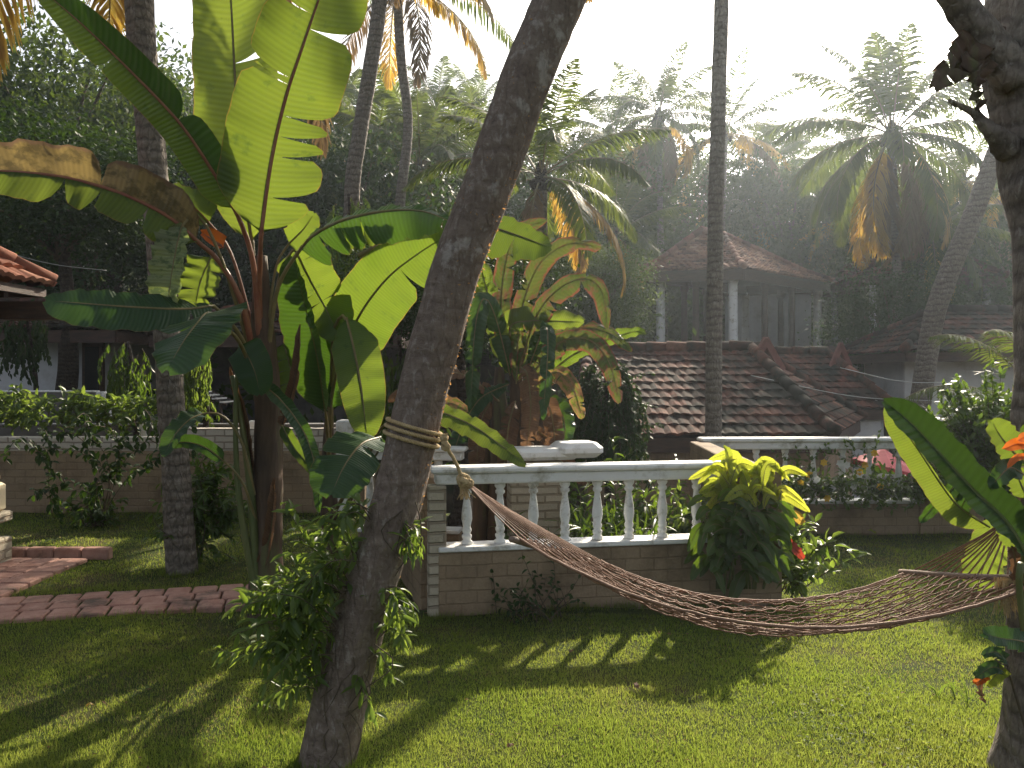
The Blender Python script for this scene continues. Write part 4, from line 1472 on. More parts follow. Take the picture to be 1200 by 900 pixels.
# curled leaf in front of the grey trunk
bleaf(bp, 'leaf', 'pale_leaf', [(214, 262, 5.0), (207, 290, 4.95), (200, 330, 4.9), (196, 372, 4.9)], 22, 26, (.1, -1, .25), tears=(1, 1), fold=(.7, .35), rr=.008, wave=.03, stalk=[(290, 400, 5.4), (262, 310, 5.2), (235, 255, 5.1)], base=.2, tipk=4)
bleaf(bp, 'leaf', 'banana', [(248, 300, 5.3), (235, 330, 5.25), (228, 365, 5.2)], 30, 24, (0, -1, .2), tears=(2, 2), fold=(.3, .3), rr=.006, wave=.02, n=18)
bleaf(bp, 'leaf', 'banana', [(246, 262, 5.45), (228, 244, 5.4), (206, 232, 5.4), (190, 226, 5.35)], 16, 20, (.1, -.8, .6), fold=(.3, .5), rr=.008, stalk=[(300, 400, 5.5), (272, 300, 5.45)], rib='red_stalk', n=18)
# the dark drooping leaves facing us
bleaf(bp, 'leaf', 'banana_dark', [(250, 358, 5.0), (215, 362, 4.85), (160, 360, 4.7), (105, 356, 4.6), (54, 352, 4.55)], 32, 24, (.1, -1, .5), fold=(-.10, -.22), rr=.010, stalk=[(302, 470, 5.5), (285, 400, 5.3)], n=26, tipk=4, tears=(1, 1), base=.22)
bleaf(bp, 'leaf', 'banana_dark', [(268, 386, 4.9), (246, 366, 4.65), (228, 382, 4.4), (210, 408, 4.25), (196, 434, 4.2)], 50, 50, (-.2, -1, .55), fold=(-.15, -.2), rr=.010, stalk=[(304, 470, 5.5), (285, 410, 5.1)], n=24, tipk=3.5, tears=(0, 1), base=.3)
bleaf(bp, 'leaf', 'banana_dark', [(282, 404, 5.2), (292, 420, 5.15), (300, 440, 5.1), (304, 462, 5.1)], 24, 22, (0, -1, .4), fold=(.25, .25), rr=.006, n=14)
# leaves to the right
bleaf(bp, 'leaf', 'banana_dark', [(352, 292, 5.3), (366, 276, 5.2), (400, 258, 5.1), (450, 247, 5.0), (495, 247, 4.95), (535, 262, 4.9)], 12, 40, (.05, -.75, .75), fold=(-.1, -.75), curl=(0, -.3), tears=(0, 4), rr=.011, stalk=[(312, 430, 5.5), (325, 340, 5.4)], n=34, base=.08, label='dark leaf arching right behind the leaning trunk')
bleaf(bp, 'leaf', 'banana', [(400, 262, 5.2), (432, 258, 5.15), (470, 255, 5.1)], 1, 32, (.05, -1, .1), fold=(0, -.1), tears=(0, 2), rr=.005, n=20, gap=.04)  # bright half blade added for the sunlit lower side of the dark leaf
bleaf(bp, 'leaf', 'banana', [(520, 262, 5.6), (560, 262, 5.55), (605, 275, 5.5), (645, 290, 5.45)], 20, 40, (.1, -.9, .45), fold=(.1, -.1), rr=.010, n=26, base=.05, tears=(0, 1), stalk=[(420, 300, 5.6), (470, 275, 5.6)])
bleaf(bp, 'leaf', 'banana', [(338, 286, 5.45), (356, 268, 5.4), (368, 250, 5.4)], 16, 18, FRONT, fold=(.2, .2), rr=.007, stalk=[(310, 430, 5.5), (322, 320, 5.45)], n=14)
bleaf(bp, 'leaf', 'banana', [(345, 290, 5.7), (362, 325, 5.7), (382, 362, 5.7), (398, 396, 5.7)], 38, 30, (-.2, -1, .1), fold=(.2, .15), tears=(2, 3), rr=.008, stalk=[(312, 440, 5.6), (326, 330, 5.65)], n=26)
bleaf(bp, 'leaf', 'banana', [(332, 402, 5.6), (340, 430, 5.6), (345, 462, 5.6)], 4, 26, FRONT, tears=(0, 3), rr=.006, n=20, label='small leaf with torn yellow tip beside the stem')
bleaf(bp, 'leaf', 'banana_dark', [(300, 445, 5.3), (330, 470, 5.2), (358, 510, 5.15), (372, 560, 5.1), (374, 600, 5.1)], 9, 11, (0, -.7, .8), fold=(.4, .4), rr=.008, n=24)
bleaf(bp, 'leaf', 'banana', [(330, 498, 5.3), (345, 525, 5.28), (362, 545, 5.25), (372, 562, 5.25)], 8, 8, (.3, -1, .3), fold=(.3, .3), rr=.005, n=16)
bleaf(bp, 'leaf', 'banana_dark', [(240, 484, 5.3), (222, 492, 5.2), (205, 510, 5.1), (192, 535, 5.05)], 12, 16, (-.2, -.9, .5), fold=(.1, .2), rr=.007, stalk=[(298, 580, 5.4), (284, 520, 5.35), (262, 488, 5.3)], n=20)
bleaf(bp, 'leaf', 'banana_dark', [(262, 540, 5.25), (240, 524, 5.2), (215, 518, 5.15), (190, 524, 5.1)], 8, 10, (0, -1, .3), fold=(.2, .2), rr=.006, stalk=[(300, 610, 5.4), (284, 565, 5.3)], n=16)

# second banana plant, just right of it
bq = thing('banana_plant', 'younger banana plant whose broad leaf blades touch the leaning palm trunk', 'banana plant', at(388, 672, 6.6) * A(1, 1, 0))
g = G()
tube(g, smoothpath(pxl((388, 678, 6.6), (386, 600, 6.55), (385, 530, 6.5), (386, 470, 6.4)), 24), [.08, .07, .05, .03], 10, bump=lambda s, th, p: .08 * np.sin(th * 2 + s * 7))
g.build('pseudostem', MT['stem'], bq)
bleaf(bq, 'leaf', 'banana', [(396, 430, 5.9), (420, 372, 5.75), (452, 328, 5.6), (486, 300, 5.5), (523, 276, 5.4)], 38, 46, (-.1, -1, -.15), fold=(.12, .08), rr=.010, stalk=[(386, 510, 6.4), (388, 470, 6.1)], n=32, base=.22, tears=(0, 1))
bleaf(bq, 'leaf', 'banana', [(406, 372, 5.5), (416, 415, 5.4), (424, 460, 5.35), (430, 512, 5.3)], 30, 26, (.1, -1, .2), fold=(.1, .1), rr=.010, n=28, base=.25, stalk=[(388, 500, 6.3), (390, 400, 5.8), (398, 372, 5.6)])
bleaf(bq, 'leaf', 'banana_dark', [(382, 486, 6.0), (372, 420, 5.8), (358, 360, 5.7), (344, 302, 5.6)], 36, 24, (-.2, -1, 0), fold=(.15, .85), rr=.010, n=28, base=.2, stalk=[(386, 540, 6.45)])
bleaf(bq, 'leaf', 'banana_dark', [(388, 480, 6.1), (392, 430, 6.0), (398, 390, 5.9), (410, 350, 5.9)], 24, 26, (.1, -1, 0), fold=(.2, .2), rr=.009, n=22, stalk=[(386, 540, 6.45)])
bleaf(bq, 'leaf', 'banana_dark', [(446, 512, 5.0), (424, 520, 4.8), (404, 545, 4.65), (388, 580, 4.55)], 36, 42, (-.1, -1, .5), fold=(-.05, -.1), rr=.009, n=24, base=.3, tipk=5, stalk=[(392, 600, 6.4), (430, 535, 5.4)], label='deep green leaf hanging low beside the trunk', tears=(1, 1))
bleaf(bq, 'leaf', 'banana', [(492, 478, 5.3), (520, 484, 5.15), (556, 500, 5.0), (590, 524, 4.9), (616, 545, 4.85)], 11, 17, (.15, -.9, .55), fold=(.15, -.05), rr=.007, n=26, stalk=[(400, 610, 6.4), (440, 510, 5.7)], label='bright narrow leaf reaching out right of the leaning trunk')
bleaf(bq, 'leaf', 'banana_half', [(498, 492, 5.5), (510, 478, 5.45), (528, 472, 5.4), (548, 482, 5.4)], 10, 12, (0, -.8, .7), fold=(.2, .2), rr=.006, n=14, stalk=[(404, 600, 6.4), (450, 520, 5.7)])

# rusty clump behind the white balustrade
bd = thing('banana_clump', 'old banana clump with drooping rust edged leaves behind the white balustrade', 'banana clump', (.05, 8.0, -.45))
g = G()
for a_, b_, r in (((580, 640), (585, 430), .10), ((610, 650), (604, 420), .11), ((632, 650), (625, 440), .09), ((560, 640), (566, 450), .085)):
    tube(g, smoothpath([at(a_[0], a_[1], 8.0), at((a_[0] + b_[0]) / 2 + 3, 540, 8.0), at(b_[0], b_[1], 8.0)], 20), [r * 1.1, r, r * .45], 10, bump=lambda s, th, p: .10 * np.sin(th * 2 + s * 7) + .05 * np.sin(th * 5 + s * 31))
g.build('pseudostem', MT['stem'], bd)
DL = [('rust_leaf', [(605, 450, 7.9), (610, 370, 7.8), (632, 310, 7.7), (668, 285, 7.6), (704, 290, 7.5)], 12, 14, (.1, -1, .3)),
      ('rust_leaf', [(606, 440, 7.9), (628, 372, 7.7), (655, 338, 7.55), (686, 326, 7.5), (706, 342, 7.45), (712, 384, 7.4)], 9, 17, (-.1, -1, .3)),
      ('rust_leaf', [(612, 440, 7.9), (645, 398, 7.8), (685, 384, 7.7), (718, 392, 7.6), (740, 412, 7.6)], 9, 12, (-.1, -.9, .5)),
      ('rust_leaf', [(622, 440, 7.9), (655, 402, 7.6), (690, 398, 7.5), (714, 425, 7.4), (726, 472, 7.35)], 11, 15, (-.2, -1, .2)),
      ('banana_half', [(622, 456, 7.9), (650, 436, 7.6), (670, 452, 7.4), (683, 490, 7.3)], 10, 13, (-.1, -1, .3)),
      ('banana_dark', [(598, 440, 7.9), (580, 370, 7.7), (566, 350, 7.6), (556, 392, 7.5), (552, 478, 7.45)], 13, 11, (.1, -1, .2)),
      ('banana_dark', [(620, 430, 7.9), (638, 384, 7.5), (642, 410, 7.35), (636, 492, 7.3)], 10, 9, (.2, -1, .2)),
      ('banana', [(606, 420, 7.9), (598, 384, 7.8), (622, 376, 7.7), (684, 377, 7.6)], 18, 12, (0, -1, .3)),
      ('rust_leaf', [(602, 440, 7.95), (588, 370, 7.9), (592, 312, 7.85), (606, 272, 7.8), (640, 258, 7.8)], 12, 13, (.1, -1, .1)),
      ('banana', [(600, 440, 8.1), (582, 380, 8.1), (568, 330, 8.1), (560, 290, 8.1)], 14, 14, (0, -1, .1)),
      ('banana', [(620, 460, 8.1), (665, 420, 8.0), (705, 400, 7.9), (745, 388, 7.8), (756, 392, 7.8)], 9, 9, (0, -1, .4)),
      ('banana_dark', [(596, 450, 7.8), (560, 470, 7.6), (535, 520, 7.5), (528, 568, 7.5)], 12, 12, (-.1, -1, .3)),
      ('banana_dark', [(632, 470, 7.9), (655, 480, 7.7), (662, 500, 7.6), (660, 528, 7.6)], 14, 15, (.1, -1, .2)),
      ('banana_dry', [(585, 470, 7.8), (545, 440, 7.5), (500, 438, 7.2), (455, 470, 7.1)], 10, 10, (0, -.8, .5)),
      ('banana_dry', [(604, 470, 7.8), (596, 500, 7.6), (590, 560, 7.55), (588, 600, 7.5)], 12, 10, (.2, -1, .1)),
      ('banana_dry', [(620, 480, 7.8), (640, 470, 7.6), (650, 510, 7.5), (646, 548, 7.5)], 12, 13, (-.2, -1, .1)),
      ('banana_dry', [(622, 500, 7.8), (648, 520, 7.6), (672, 552, 7.5), (690, 570, 7.5)], 10, 9, (0, -1, .4)),
      ('banana_dry', [(610, 430, 7.7), (618, 440, 7.55), (622, 480, 7.5), (616, 535, 7.5)], 12, 12, (.1, -1, .1)),
      ('banana_dry', [(575, 470, 7.8), (562, 500, 7.7), (558, 560, 7.6)], 10, 12, (0, -1, .1))]
for mt, path, a_, b_, h_ in DL:
    bleaf(bd, 'dead_leaf' if mt == 'banana_dry' else 'leaf', mt, path, a_, b_, h_, fold=(.45, .3), curl=(-.5, -.4), tears=(4, 5), rr=.009, n=30, wave=.02, base=.2, gap=.02)

# ================================================================== THE LEANING PALM AND THE HAMMOCK
LP = [(382, 899), (402, 800), (430, 700), (462, 600), (486, 500), (511, 400), (540, 300), (578, 200), (614, 100), (656, 0), (705, -110), (790, -320), (960, -900), (1060, -1500)]
LY = 3.45
t = thing('leaning_palm', 'thick leaning palm trunk with the hammock rope tied round it', 'palm tree', at(382, 894, LY) * A(1, 1, 0))
pts = [at(px, py, LY) for px, py in LP]
pts[0] = at(380, 910, LY)
pth = smoothpath(pts, 150)
g = G()
nz1 = rng.normal(size=12)


def leanbump(s, th, p):
    return (.008 * ((s * 46 + .25 * np.sin(th + 2)) % 1.0 - .5) + .045 * np.sin(th * 2 + s * 13) * .5 + .03 * np.sin(th * 5 + s * 47 + 1.2) + .022 * np.sin(th * 9 - s * 133) + .018 * np.sin(th * 14 + s * 251)
            + .06 * math.exp(-((s - .18) / .02) ** 2) * np.cos(th - 1.0))


tube(g, pth, [.118, .104, .100, .101, .102, .101, .10, .095, .09], 40, bump=leanbump)
g.build('trunk', MT['bark_lean'], t)
g = G()
for k in range(1500):
    i = int(rng.uniform(2, 95))
    T_ = unit(pth[i + 1] - pth[i])
    e1 = unit(np.cross(T_, A(0, 1, 0))); e1 = e1 if e1[0] > 0 else -e1
    a_ = rng.normal(0.05, .45) if rng.random() < .7 else rng.uniform(-3.1, 3.1)  # most fibres crowd the right edge to draw its rim light
    o_ = e1 * math.cos(a_) + A(0, 1, 0) * math.sin(a_)
    b_ = pth[i] + (pth[i + 1] - pth[i]) * rng.random() + o_ * .099
    d_ = unit(o_ * rng.uniform(.1, .6) + rng.normal(0, .5, 3))
    leaves(g, [b_], [d_], [rdir(1)[0]], rng.uniform(.006, .017), rng.uniform(.003, .008), kite=True)
g.build('rim_lit_bark_fibre', MT['fibre'], t)
mesh_part('crown', CROWNS[1], t, pth[-1] + A(0, 0, .35), 1.0, (1.1, 1.1, 1.1))


def on_trunk(py):
    """Centre and radius of the leaning trunk at a picture height."""
    pys = HOR - (pth[:, 2] - EYE) * FPX / pth[:, 1]
    k = float(np.interp(-py, -pys, np.arange(len(pth))))
    i = min(int(k), len(pth) - 2)
    return pth[i] + (pth[i + 1] - pth[i]) * (k - i), unit(pth[i + 1] - pth[i])


h = thing('hammock', 'brown rope net hammock slung between the leaning palm and right tree', 'hammock', (1.1, 3.4, .6))
RT = A(2.14, 3.28, 0)
# rope wraps
g = G()


def twisted(g, path, r, turns, m=0):
    """A laid rope: three strands wound round each other."""
    p = np.asarray(path)
    n = len(p)
    T = unit(np.gradient(p, axis=0))
    ref = A(.3, .2, 1)
    N = unit(np.cross(T, ref))
    B = np.cross(T, N)
    for k in range(3):
        a = np.linspace(0, turns * 2 * np.pi, n) + k * 2.094
        q = p + N * (np.cos(a) * r * .52)[:, None] + B * (np.sin(a) * r * .52)[:, None]
        tube(g, q, r * .6, 6, m, cap=True)


for k, py in enumerate((500, 507, 515)):
    c, T = on_trunk(py)
    ax = unit(T + A(.14, .04, 0))
    e1 = unit(np.cross(ax, A(0, 1, 0)))
    e2 = np.cross(ax, e1)
    th = np.linspace(0, 2 * np.pi, 90)
    rr_ = .1165 + .003 * np.sin(th * 5 + k)
    tl = unit(A(-.27, 0, -1) * -1)
    P = c + np.outer(np.cos(th) * rr_, e1) + np.outer(np.sin(th) * rr_, e2) + np.outer(np.cos(th) * -.010, A(0, 0, 1))
    twisted(g, P, .0085, 20)
g.build('rope_wrap', MT['rope'], h)
K1 = at(522, 522, 3.36)
K2 = at(543, 563, 3.42)
g = G()


def knot(g, c, r, n=4, rr=.009):
    for k in range(n):
        ax = rdir(1)[0]
        e1 = unit(np.cross(ax, A(.3, .5, .8)))
        e2 = np.cross(ax, e1)
        th = np.linspace(0, 2 * np.pi * .92, 18)
        P = c + np.outer(np.cos(th) * r, e1) + np.outer(np.sin(th) * r, e2) + np.outer(np.sin(th * 2) * r * .25, ax)
        twisted(g, P, rr, 4)


knot(g, K1, .015, 4, .0085)
knot(g, K1 + A(-.005, 0, .03), .010, 3, .008)
twisted(g, smoothpath([K1, K1 * .5 + K2 * .5 + A(.004, 0, .004), K2], 24), .0085, 9)
knot(g, K2, .022, 5, .0095)
knot(g, K2 + A(.022, 0, -.012), .014, 3, .009)
for k in range(26):
    d = unit(A(rng.normal(.15, .3), rng.normal(0, .3), -1))
    b = K2 + A(rng.normal(0, .006), rng.normal(0, .006), -.025)
    tube(g, [b, b + d * .03, b + d * .055 + A(rng.normal(0, .008), 0, 0)], [.003, .0022, .001], 4, cap=False)
for k in range(10):
    d = unit(A(rng.normal(.3, .3), rng.normal(0, .3), 1))
    b = K1 + A(0, 0, .03)
    tube(g, [b, b + d * .02], [.003, .001], 4, cap=False)
g.build('rope', MT['rope'], h)

BLf, BLn = A(.412, 3.90, .738), at(606, 629, 3.1)
BRf, BRn = A(1.80, 3.82, .702), A(1.86, 2.90, .895)
for a_, b_ in ((BLf, BLn), (BRf, BRn)):
    g = G()
    e = unit(b_ - a_)
    dz = A(0, 0, .014 if a_ is BLf else 0)
    a_, b_ = a_ - dz, b_ - dz
    tube(g, smoothpath([a_ - e * .05, a_, (a_ + b_) / 2 + A(0, 0, -.006), b_, b_ + e * .05], 20), .0125, 10, bump=lambda s, th, p: .06 * np.sin(s * 23) * np.sin(th + s * 9))
    g.build('spreader_bar', MT['bar'], h)
NC = 33


def net(u, v):
    u = np.asarray(u, float)
    a = BLn + (BLf - BLn) * v
    b = BRn + (BRf - BRn) * v
    sag = (.255 * (1 - v) + .150 * v + .075 * math.sin(math.pi * v)) * (4 * u * (1 - u)) ** .95
    pin = .06 * np.sin(np.pi * u) * (0.5 - v)
    return a + (b - a) * u[:, None] - np.outer(sag, A(0, 0, 1)) + np.outer(pin, A(0, 1, 0))


g = G()
NS = 30
us = np.linspace(0, 1, NS * 2 + 1)
st = np.minimum(np.arange(NS * 2 + 1), 10 ** 6)
for i in range(NC):
    vs_ = []
    for j in range(NS * 2 + 1):
        k = j // 2
        sgn = 1 if (k + i) % 2 else -1
        vs_.append((i + .5 + sgn * .36) / NC)
    P = np.array([net([uu], vv)[0] for uu, vv in zip(us, vs_)])
    P += rng.normal(0, .0028, P.shape)
    P[:, 2] -= np.sin(np.pi * us) * (rng.normal(0, .006) + .006 * np.sin(us * 9 + rng.uniform(0, 6)))
    tube(g, P, .0031, 5, cap=False, rnd=rng.random())
    for j in range(0, NS * 2 + 1, 2):
        if (j // 2 + i) % 2 == 0 and i < NC:
            lathe(g, P[j] - A(0, 0, .004), [(.002, -.002), (.0062, .004), (.002, .010)], 5)
for v in (0.0, 1.0):
    P = net(np.linspace(0, 1, 50), v)
    tube(g, P + rng.normal(0, .001, P.shape), .0058, 6, cap=False)
    P2 = net(np.linspace(0, 1, 50), v + (.02 if v == 0 else -.02))
    tube(g, P2, .004, 5, cap=False)
g.build('net', MT['cord'], h)
g = G()
for i in range(14):
    v = (i + .2) / 13.4
    e = BLn + (BLf - BLn) * v
    s = K2 + A(.022, 0, -.018)
    tube(g, smoothpath([s + rng.normal(0, .003, 3), (s + e) / 2 + A(0, 0, -.006), e], 10), .0029, 5, cap=False)
g.build('end_cords', MT['cord'], h)
K3 = at(1184, 608, 3.25)
g = G()
for i in range(15):
    v = (i + .5) / 15
    e = BRn + (BRf - BRn) * v
    tube(g, smoothpath([K3 + rng.normal(0, .004, 3), (K3 + e) / 2 + A(0, 0, -.006), e], 10), .0036, 5, cap=False)
twisted(g, smoothpath([K3, RT + A(-.12, -.02, 1.2)], 10), .009, 4)
g.build('end_cords', MT['cord'], h)
g = G()
for k in range(3):
    th = np.linspace(0, 2 * np.pi, 60)
    twisted(g, RT + np.stack([np.cos(th) * .172, np.sin(th) * .172, 1.2 + .022 * k + .01 * np.sin(th)], 1), .009, 16)
g.build('rope_wrap', MT['rope'], h)
g = G()
c = at(1180, 688, 3.05)
for k in range(70):
    b = c + A(rng.normal(0, .018), rng.normal(0, .015), .03)
    tube(g, [b, b + A(rng.normal(0, .008), 0, -.06), b + A(rng.normal(0, .016), rng.normal(0, .01), -.13 * rng.uniform(.7, 1.1))], [.0025, .002, .001], 4, cap=False)
g.build('tassel', MT['rope'], h)

# ------------------------------------------------------------------ the right-hand tree
t = thing('garden_tree', 'dark stout tree at the right edge with broken stub and forked top', 'tree', RT)
g = G()
pts = [RT + A(0, 0, -.1), RT + A(0, 0, .4), RT + A(.02, 0, 1.0), RT + A(.03, .0, 1.7), at(1251, 260, LY), at(1244, 150, LY), at(1239, 60, LY), at(1236, -60, LY), at(1236, -260, LY), at(1260, -620, LY)]


def rbump(s, th, p):
    z = p[2]
    return .06 * np.sin(th * 3 + z * 4) + .03 * np.sin(th * 7 - z * 13) + .25 * math.exp(-((z - 2.38) / .12) ** 2) * np.cos(th - 2.6) + .12 * math.exp(-((z - 3.0) / .3) ** 2) + .25 * math.exp(-(z / .15) ** 2)


tube(g, smoothpath(pts, 110), [.20, .185, .17, .175, .22, .235, .23, .21, .17, .12], 30, bump=rbump)
g.build('trunk', MT['bark_brown'], t)
g = G()
tube(g, smoothpath(pxl((1190, 95, 3.4), (1150, 40, 3.35), (1118, -5, 3.3), (1080, -70, 3.25), (1010, -220, 3.2)), 30), [.085, .065, .055, .05, .03], 14, bump=ringbump(9, .08, 1))
g.build('limb', MT['bark_brown'], t)
g = G()
tube(g, smoothpath(pxl((1182, 175, 3.4), (1160, 152, 3.33), (1140, 132, 3.3), (1112, 118, 3.26)), 16), [.06, .035, .016, .008], 9, bump=ringbump(5, .12, 2))
g.build('broken_stub', MT['bark_brown'], t)
g = G()
for path, w in (([(1165, 25, 3.35), (1135, 58, 3.3), (1112, 84, 3.28), (1094, 102, 3.27)], 20), ([(1170, 60, 3.35), (1145, 90, 3.3), (1142, 110, 3.28), (1150, 132, 3.28)], 9), ([(1160, 40, 3.35), (1128, 80, 3.3), (1118, 92, 3.28)], 14)):
    blade(g, pxl(*path), w * LY / FPX, w * LY / FPX, (.3, -1, .3), (.3, .3), tears=(4, 4), wave=.02, n=22, rr=.006)
g.build('dead_leaf', [MT['stem'], MT['twig']], t)
g = G()
for k in range(26):
    d = rdir(1)[0]
    c = at(1230, -560, LY) + d * A(2.4, 2.0, 1.2) + A(-.3, 0, .8)
    tube(g, smoothpath([at(1225, -320, LY), at(1240, -480, LY), c], 8), [.05, .012], 5, 1, cap=False)
    n = 120
    P = c + rng.normal(0, 1, (n, 3)) * A(.45, .45, .25)
    leaves(g, P, rdir(n) + A(0, 0, -.3), rdir(n) + A(0, 0, 1), .16 * rng.uniform(.7, 1.3, n), .07, kite=True)
g.build('crown', [MT['tree'], MT['twig']], t)

# ================================================================== SHRUBS AND SMALL PLANTS


def twiggy(parent, twigs, mat, leaf, wid, step, name='foliage', tw=.006, spread=.9, hang=.2, fold=.25, curl=.25, kite=False, twname='branches', start=.15, jit=.5):
    """twigs: lists of points; leaves grow alternately along each of them."""
    gt, gl = G(), G()
    for pts in twigs:
        p = smoothpath(pts, 16)
        ln = np.sum(np.linalg.norm(np.diff(p, axis=0), axis=1))
        tube(gt, p, [tw, tw * .35], 5, cap=False)
        n = max(3, int(ln / step))
        u = np.clip(np.linspace(start, 1, n) + rng.normal(0, .02, n), 0, 1)
        k = u * 15
        i = np.minimum(k.astype(int), 14)
        f = (k - i)[:, None]
        P = p[i] * (1 - f) + p[i + 1] * f
        T = unit(p[i + 1] - p[i])
        D = unit(T * .6 + rdir(n) * spread + A(0, 0, -hang))
        N = unit(rdir(n) * jit + A(0, -.35, 1))
        leaves(gl, P, D, N, leaf * rng.uniform(.65, 1.25, n), wid * rng.uniform(.8, 1.2, n), fold, curl, kite=kite)
    if parent is None:
        return gt, gl
    gt.build(twname, MT['twig'], parent)
    return gl.build(name, MT[mat], parent)


def spray(base, n, length, up=.5, side=None, rad=.05, droop=.25):
    """n arching twigs from about one point."""
    out = []
    for k in range(n):
        d = rdir(1)[0]
        d[2] = abs(d[2]) * up + up * .5
        if side is not None:
            d = unit(d + A(*side))
        d = unit(d)
        L = length * rng.uniform(.5, 1.15)
        b = A(*base) + rng.normal(0, rad, 3) * A(1, 1, .3)
        out.append([b, b + d * L * .5, b + d * L * .95 + A(0, 0, -droop * L * rng.uniform(.3, 1.2))])
    return out


# the leafy climber on the leaning trunk
tw = []
for py, n, L in ((600, 5, .16), (640, 9, .26), (690, 12, .36), (725, 14, .42), (760, 9, .34), (790, 4, .2), (700, 6, .3)):
    c, T = on_trunk(py)
    for k in range(n):
        s = -1 if rng.random() < .78 else 1
        b = c + A(s * .085, -.06 - .05 * rng.random(), rng.normal(0, .05))
        d = unit(A(s * rng.uniform(.5, 1.2), rng.normal(-.25, .45), rng.normal(.25, .5)))
        LL = L * rng.uniform(.5, 1.15) * (1 if s < 0 else .38)
        tw.append([b, b + d * LL * .5 + A(0, 0, .03), b + d * LL + A(0, 0, -.12 * LL + rng.normal(0, .03))])
for q in (((420, 700, 3.4), (372, 650, 3.35), (345, 610, 3.3), (338, 588, 3.3)), ((415, 740, 3.4), (330, 740, 3.3), (275, 765, 3.25), (258, 760, 3.2)), ((405, 780, 3.4), (350, 800, 3.3), (330, 815, 3.3)), ((425, 690, 3.4), (340, 700, 3.3), (295, 690, 3.25)),
          ((420, 700, 3.4), (385, 640, 3.35), (378, 610, 3.3)), ((425, 720, 3.4), (455, 690, 3.35), (470, 720, 3.3)), ((430, 720, 3.4), (465, 740, 3.35), (472, 745, 3.3)), ((410, 770, 3.4), (430, 820, 3.3), (440, 835, 3.3))):
    tw.append(pxl(*q))
t = thing('climber', 'willowy green leafy climber growing on the leaning trunk below the rope', 'climber', on_trunk(760)[0])
twiggy(t, tw, 'lance', .075, .021, .0135, tw=.0028, hang=.3, curl=.3, start=.2)
for k in range(16):
    g = G()
    c, T = on_trunk(rng.uniform(560, 850))
    b = c + A(rng.uniform(-.06, .1), -.105, 0)
    tube(g, smoothpath([b, b + A(rng.normal(0, .05), -.012, -.08), b + A(rng.normal(0, .06), 0, -.2)], 8), [.003, .002], 4, cap=False)
    g.build('aerial_root', MT['twig'], t)

# yellow plant on the pier
t = thing('foliage_plant', 'glowing yellow green foliage plant on the pier at the balustrade end', 'plant', (1.62, 5.85, 0))
g = G(); gd = G()
for k in range(74):
    c = at(rng.uniform(842, 908), rng.uniform(553, 600), 5.75 + rng.normal(0, .08))
    a = rng.uniform(-1.3, 1.3)
    d = A(math.sin(a) * 1.0, rng.normal(0, .5), math.cos(a) * 1.0 + .25)
    L = rng.uniform(.15, .30)
    W = L * rng.uniform(.12, .18)
    e = c + unit(d) * L
    blade(g, [c, c + unit(d) * L * .5 + A(0, 0, .02), e + A(d[0] * .08, -.02, -.05 - .09 * abs(a))], W, W, (rng.normal(0, .35), -1, rng.normal(.1, .3)), (.3, .3), (.1, .1), rr=.003, n=12, nv=2, wave=.004, base=.4, tipk=1.35, rnd=rng.random())
g.build('leaf', [MT['yellow'], MT['midrib']], t)
for k in range(120):
    c = at(rng.uniform(826, 912), rng.uniform(585, 668), 5.70 + rng.normal(0, .07))
    a = rng.uniform(-2.6, 2.6)
    d = A(math.sin(a), rng.normal(-.5, .4), math.cos(a) * .7 - .35)
    L = rng.uniform(.12, .22)
    W = L * rng.uniform(.16, .24)
    blade(gd, [c, c + unit(d) * L * .5 + A(0, 0, .01), c + unit(d) * L + A(0, 0, -.06)], W, W, (rng.normal(0, .4), -1, rng.normal(.5, .4)), (.2, .2), rr=.003, n=10, nv=2, wave=.004, base=.4, tipk=1.35, rnd=rng.random())
gd.build('lower_leaf', [MT['mid'], MT['midrib']], t)
for k in range(16):
    g = G()
    x = rng.uniform(838, 905)
    tube(g, smoothpath(pxl((x, 690, 5.72), (x + rng.normal(0, 8), 630, 5.7), (x + rng.normal(0, 12), 575, 5.74)), 8), [.009, .006], 5)
    g.build('stem', MT['stem_green'], t)

# small croton beside it
cb = at(928, 690, 6.0) * A(1, 1, 0)
t = thing('croton_bush', 'small bush with one red and one orange leaf beside the pier', 'bush', cb)
tw = spray(cb + A(0, 0, .02), 20, .52, .9, (.2, -.1, .6), .05, .2)
tw += [pxl((930, 690, 6), (925, 640, 5.95), (940, 615, 5.9)), pxl((930, 680, 6), (960, 640, 5.9), (1000, 648, 5.85)), pxl((930, 690, 6), (950, 655, 5.9), (975, 630, 5.9)), pxl((925, 680, 6), (915, 630, 5.95), (922, 600, 5.9)), pxl((925, 680, 6), (935, 620, 5.95), (955, 612, 5.9))]
twiggy(t, tw, 'lance', .10, .042, .030, tw=.005, hang=.0, start=.35)
g = G(); blade(g, pxl((918, 632, 5.85), (930, 642, 5.8), (942, 656, 5.8)), .035, .03, (0, -1, .3), (.2, .2), rr=.002, n=10); g.build('red_leaf', [MT['redleaf'], MT['twig']], t)
g = G(); blade(g, pxl((926, 602, 5.85), (934, 605, 5.85), (941, 614, 5.85)), .035, .035, (0, -1, .1), (.1, .1), rr=.002, n=10); g.build('orange_leaf', [MT['palm_gold'], MT['twig']], t)

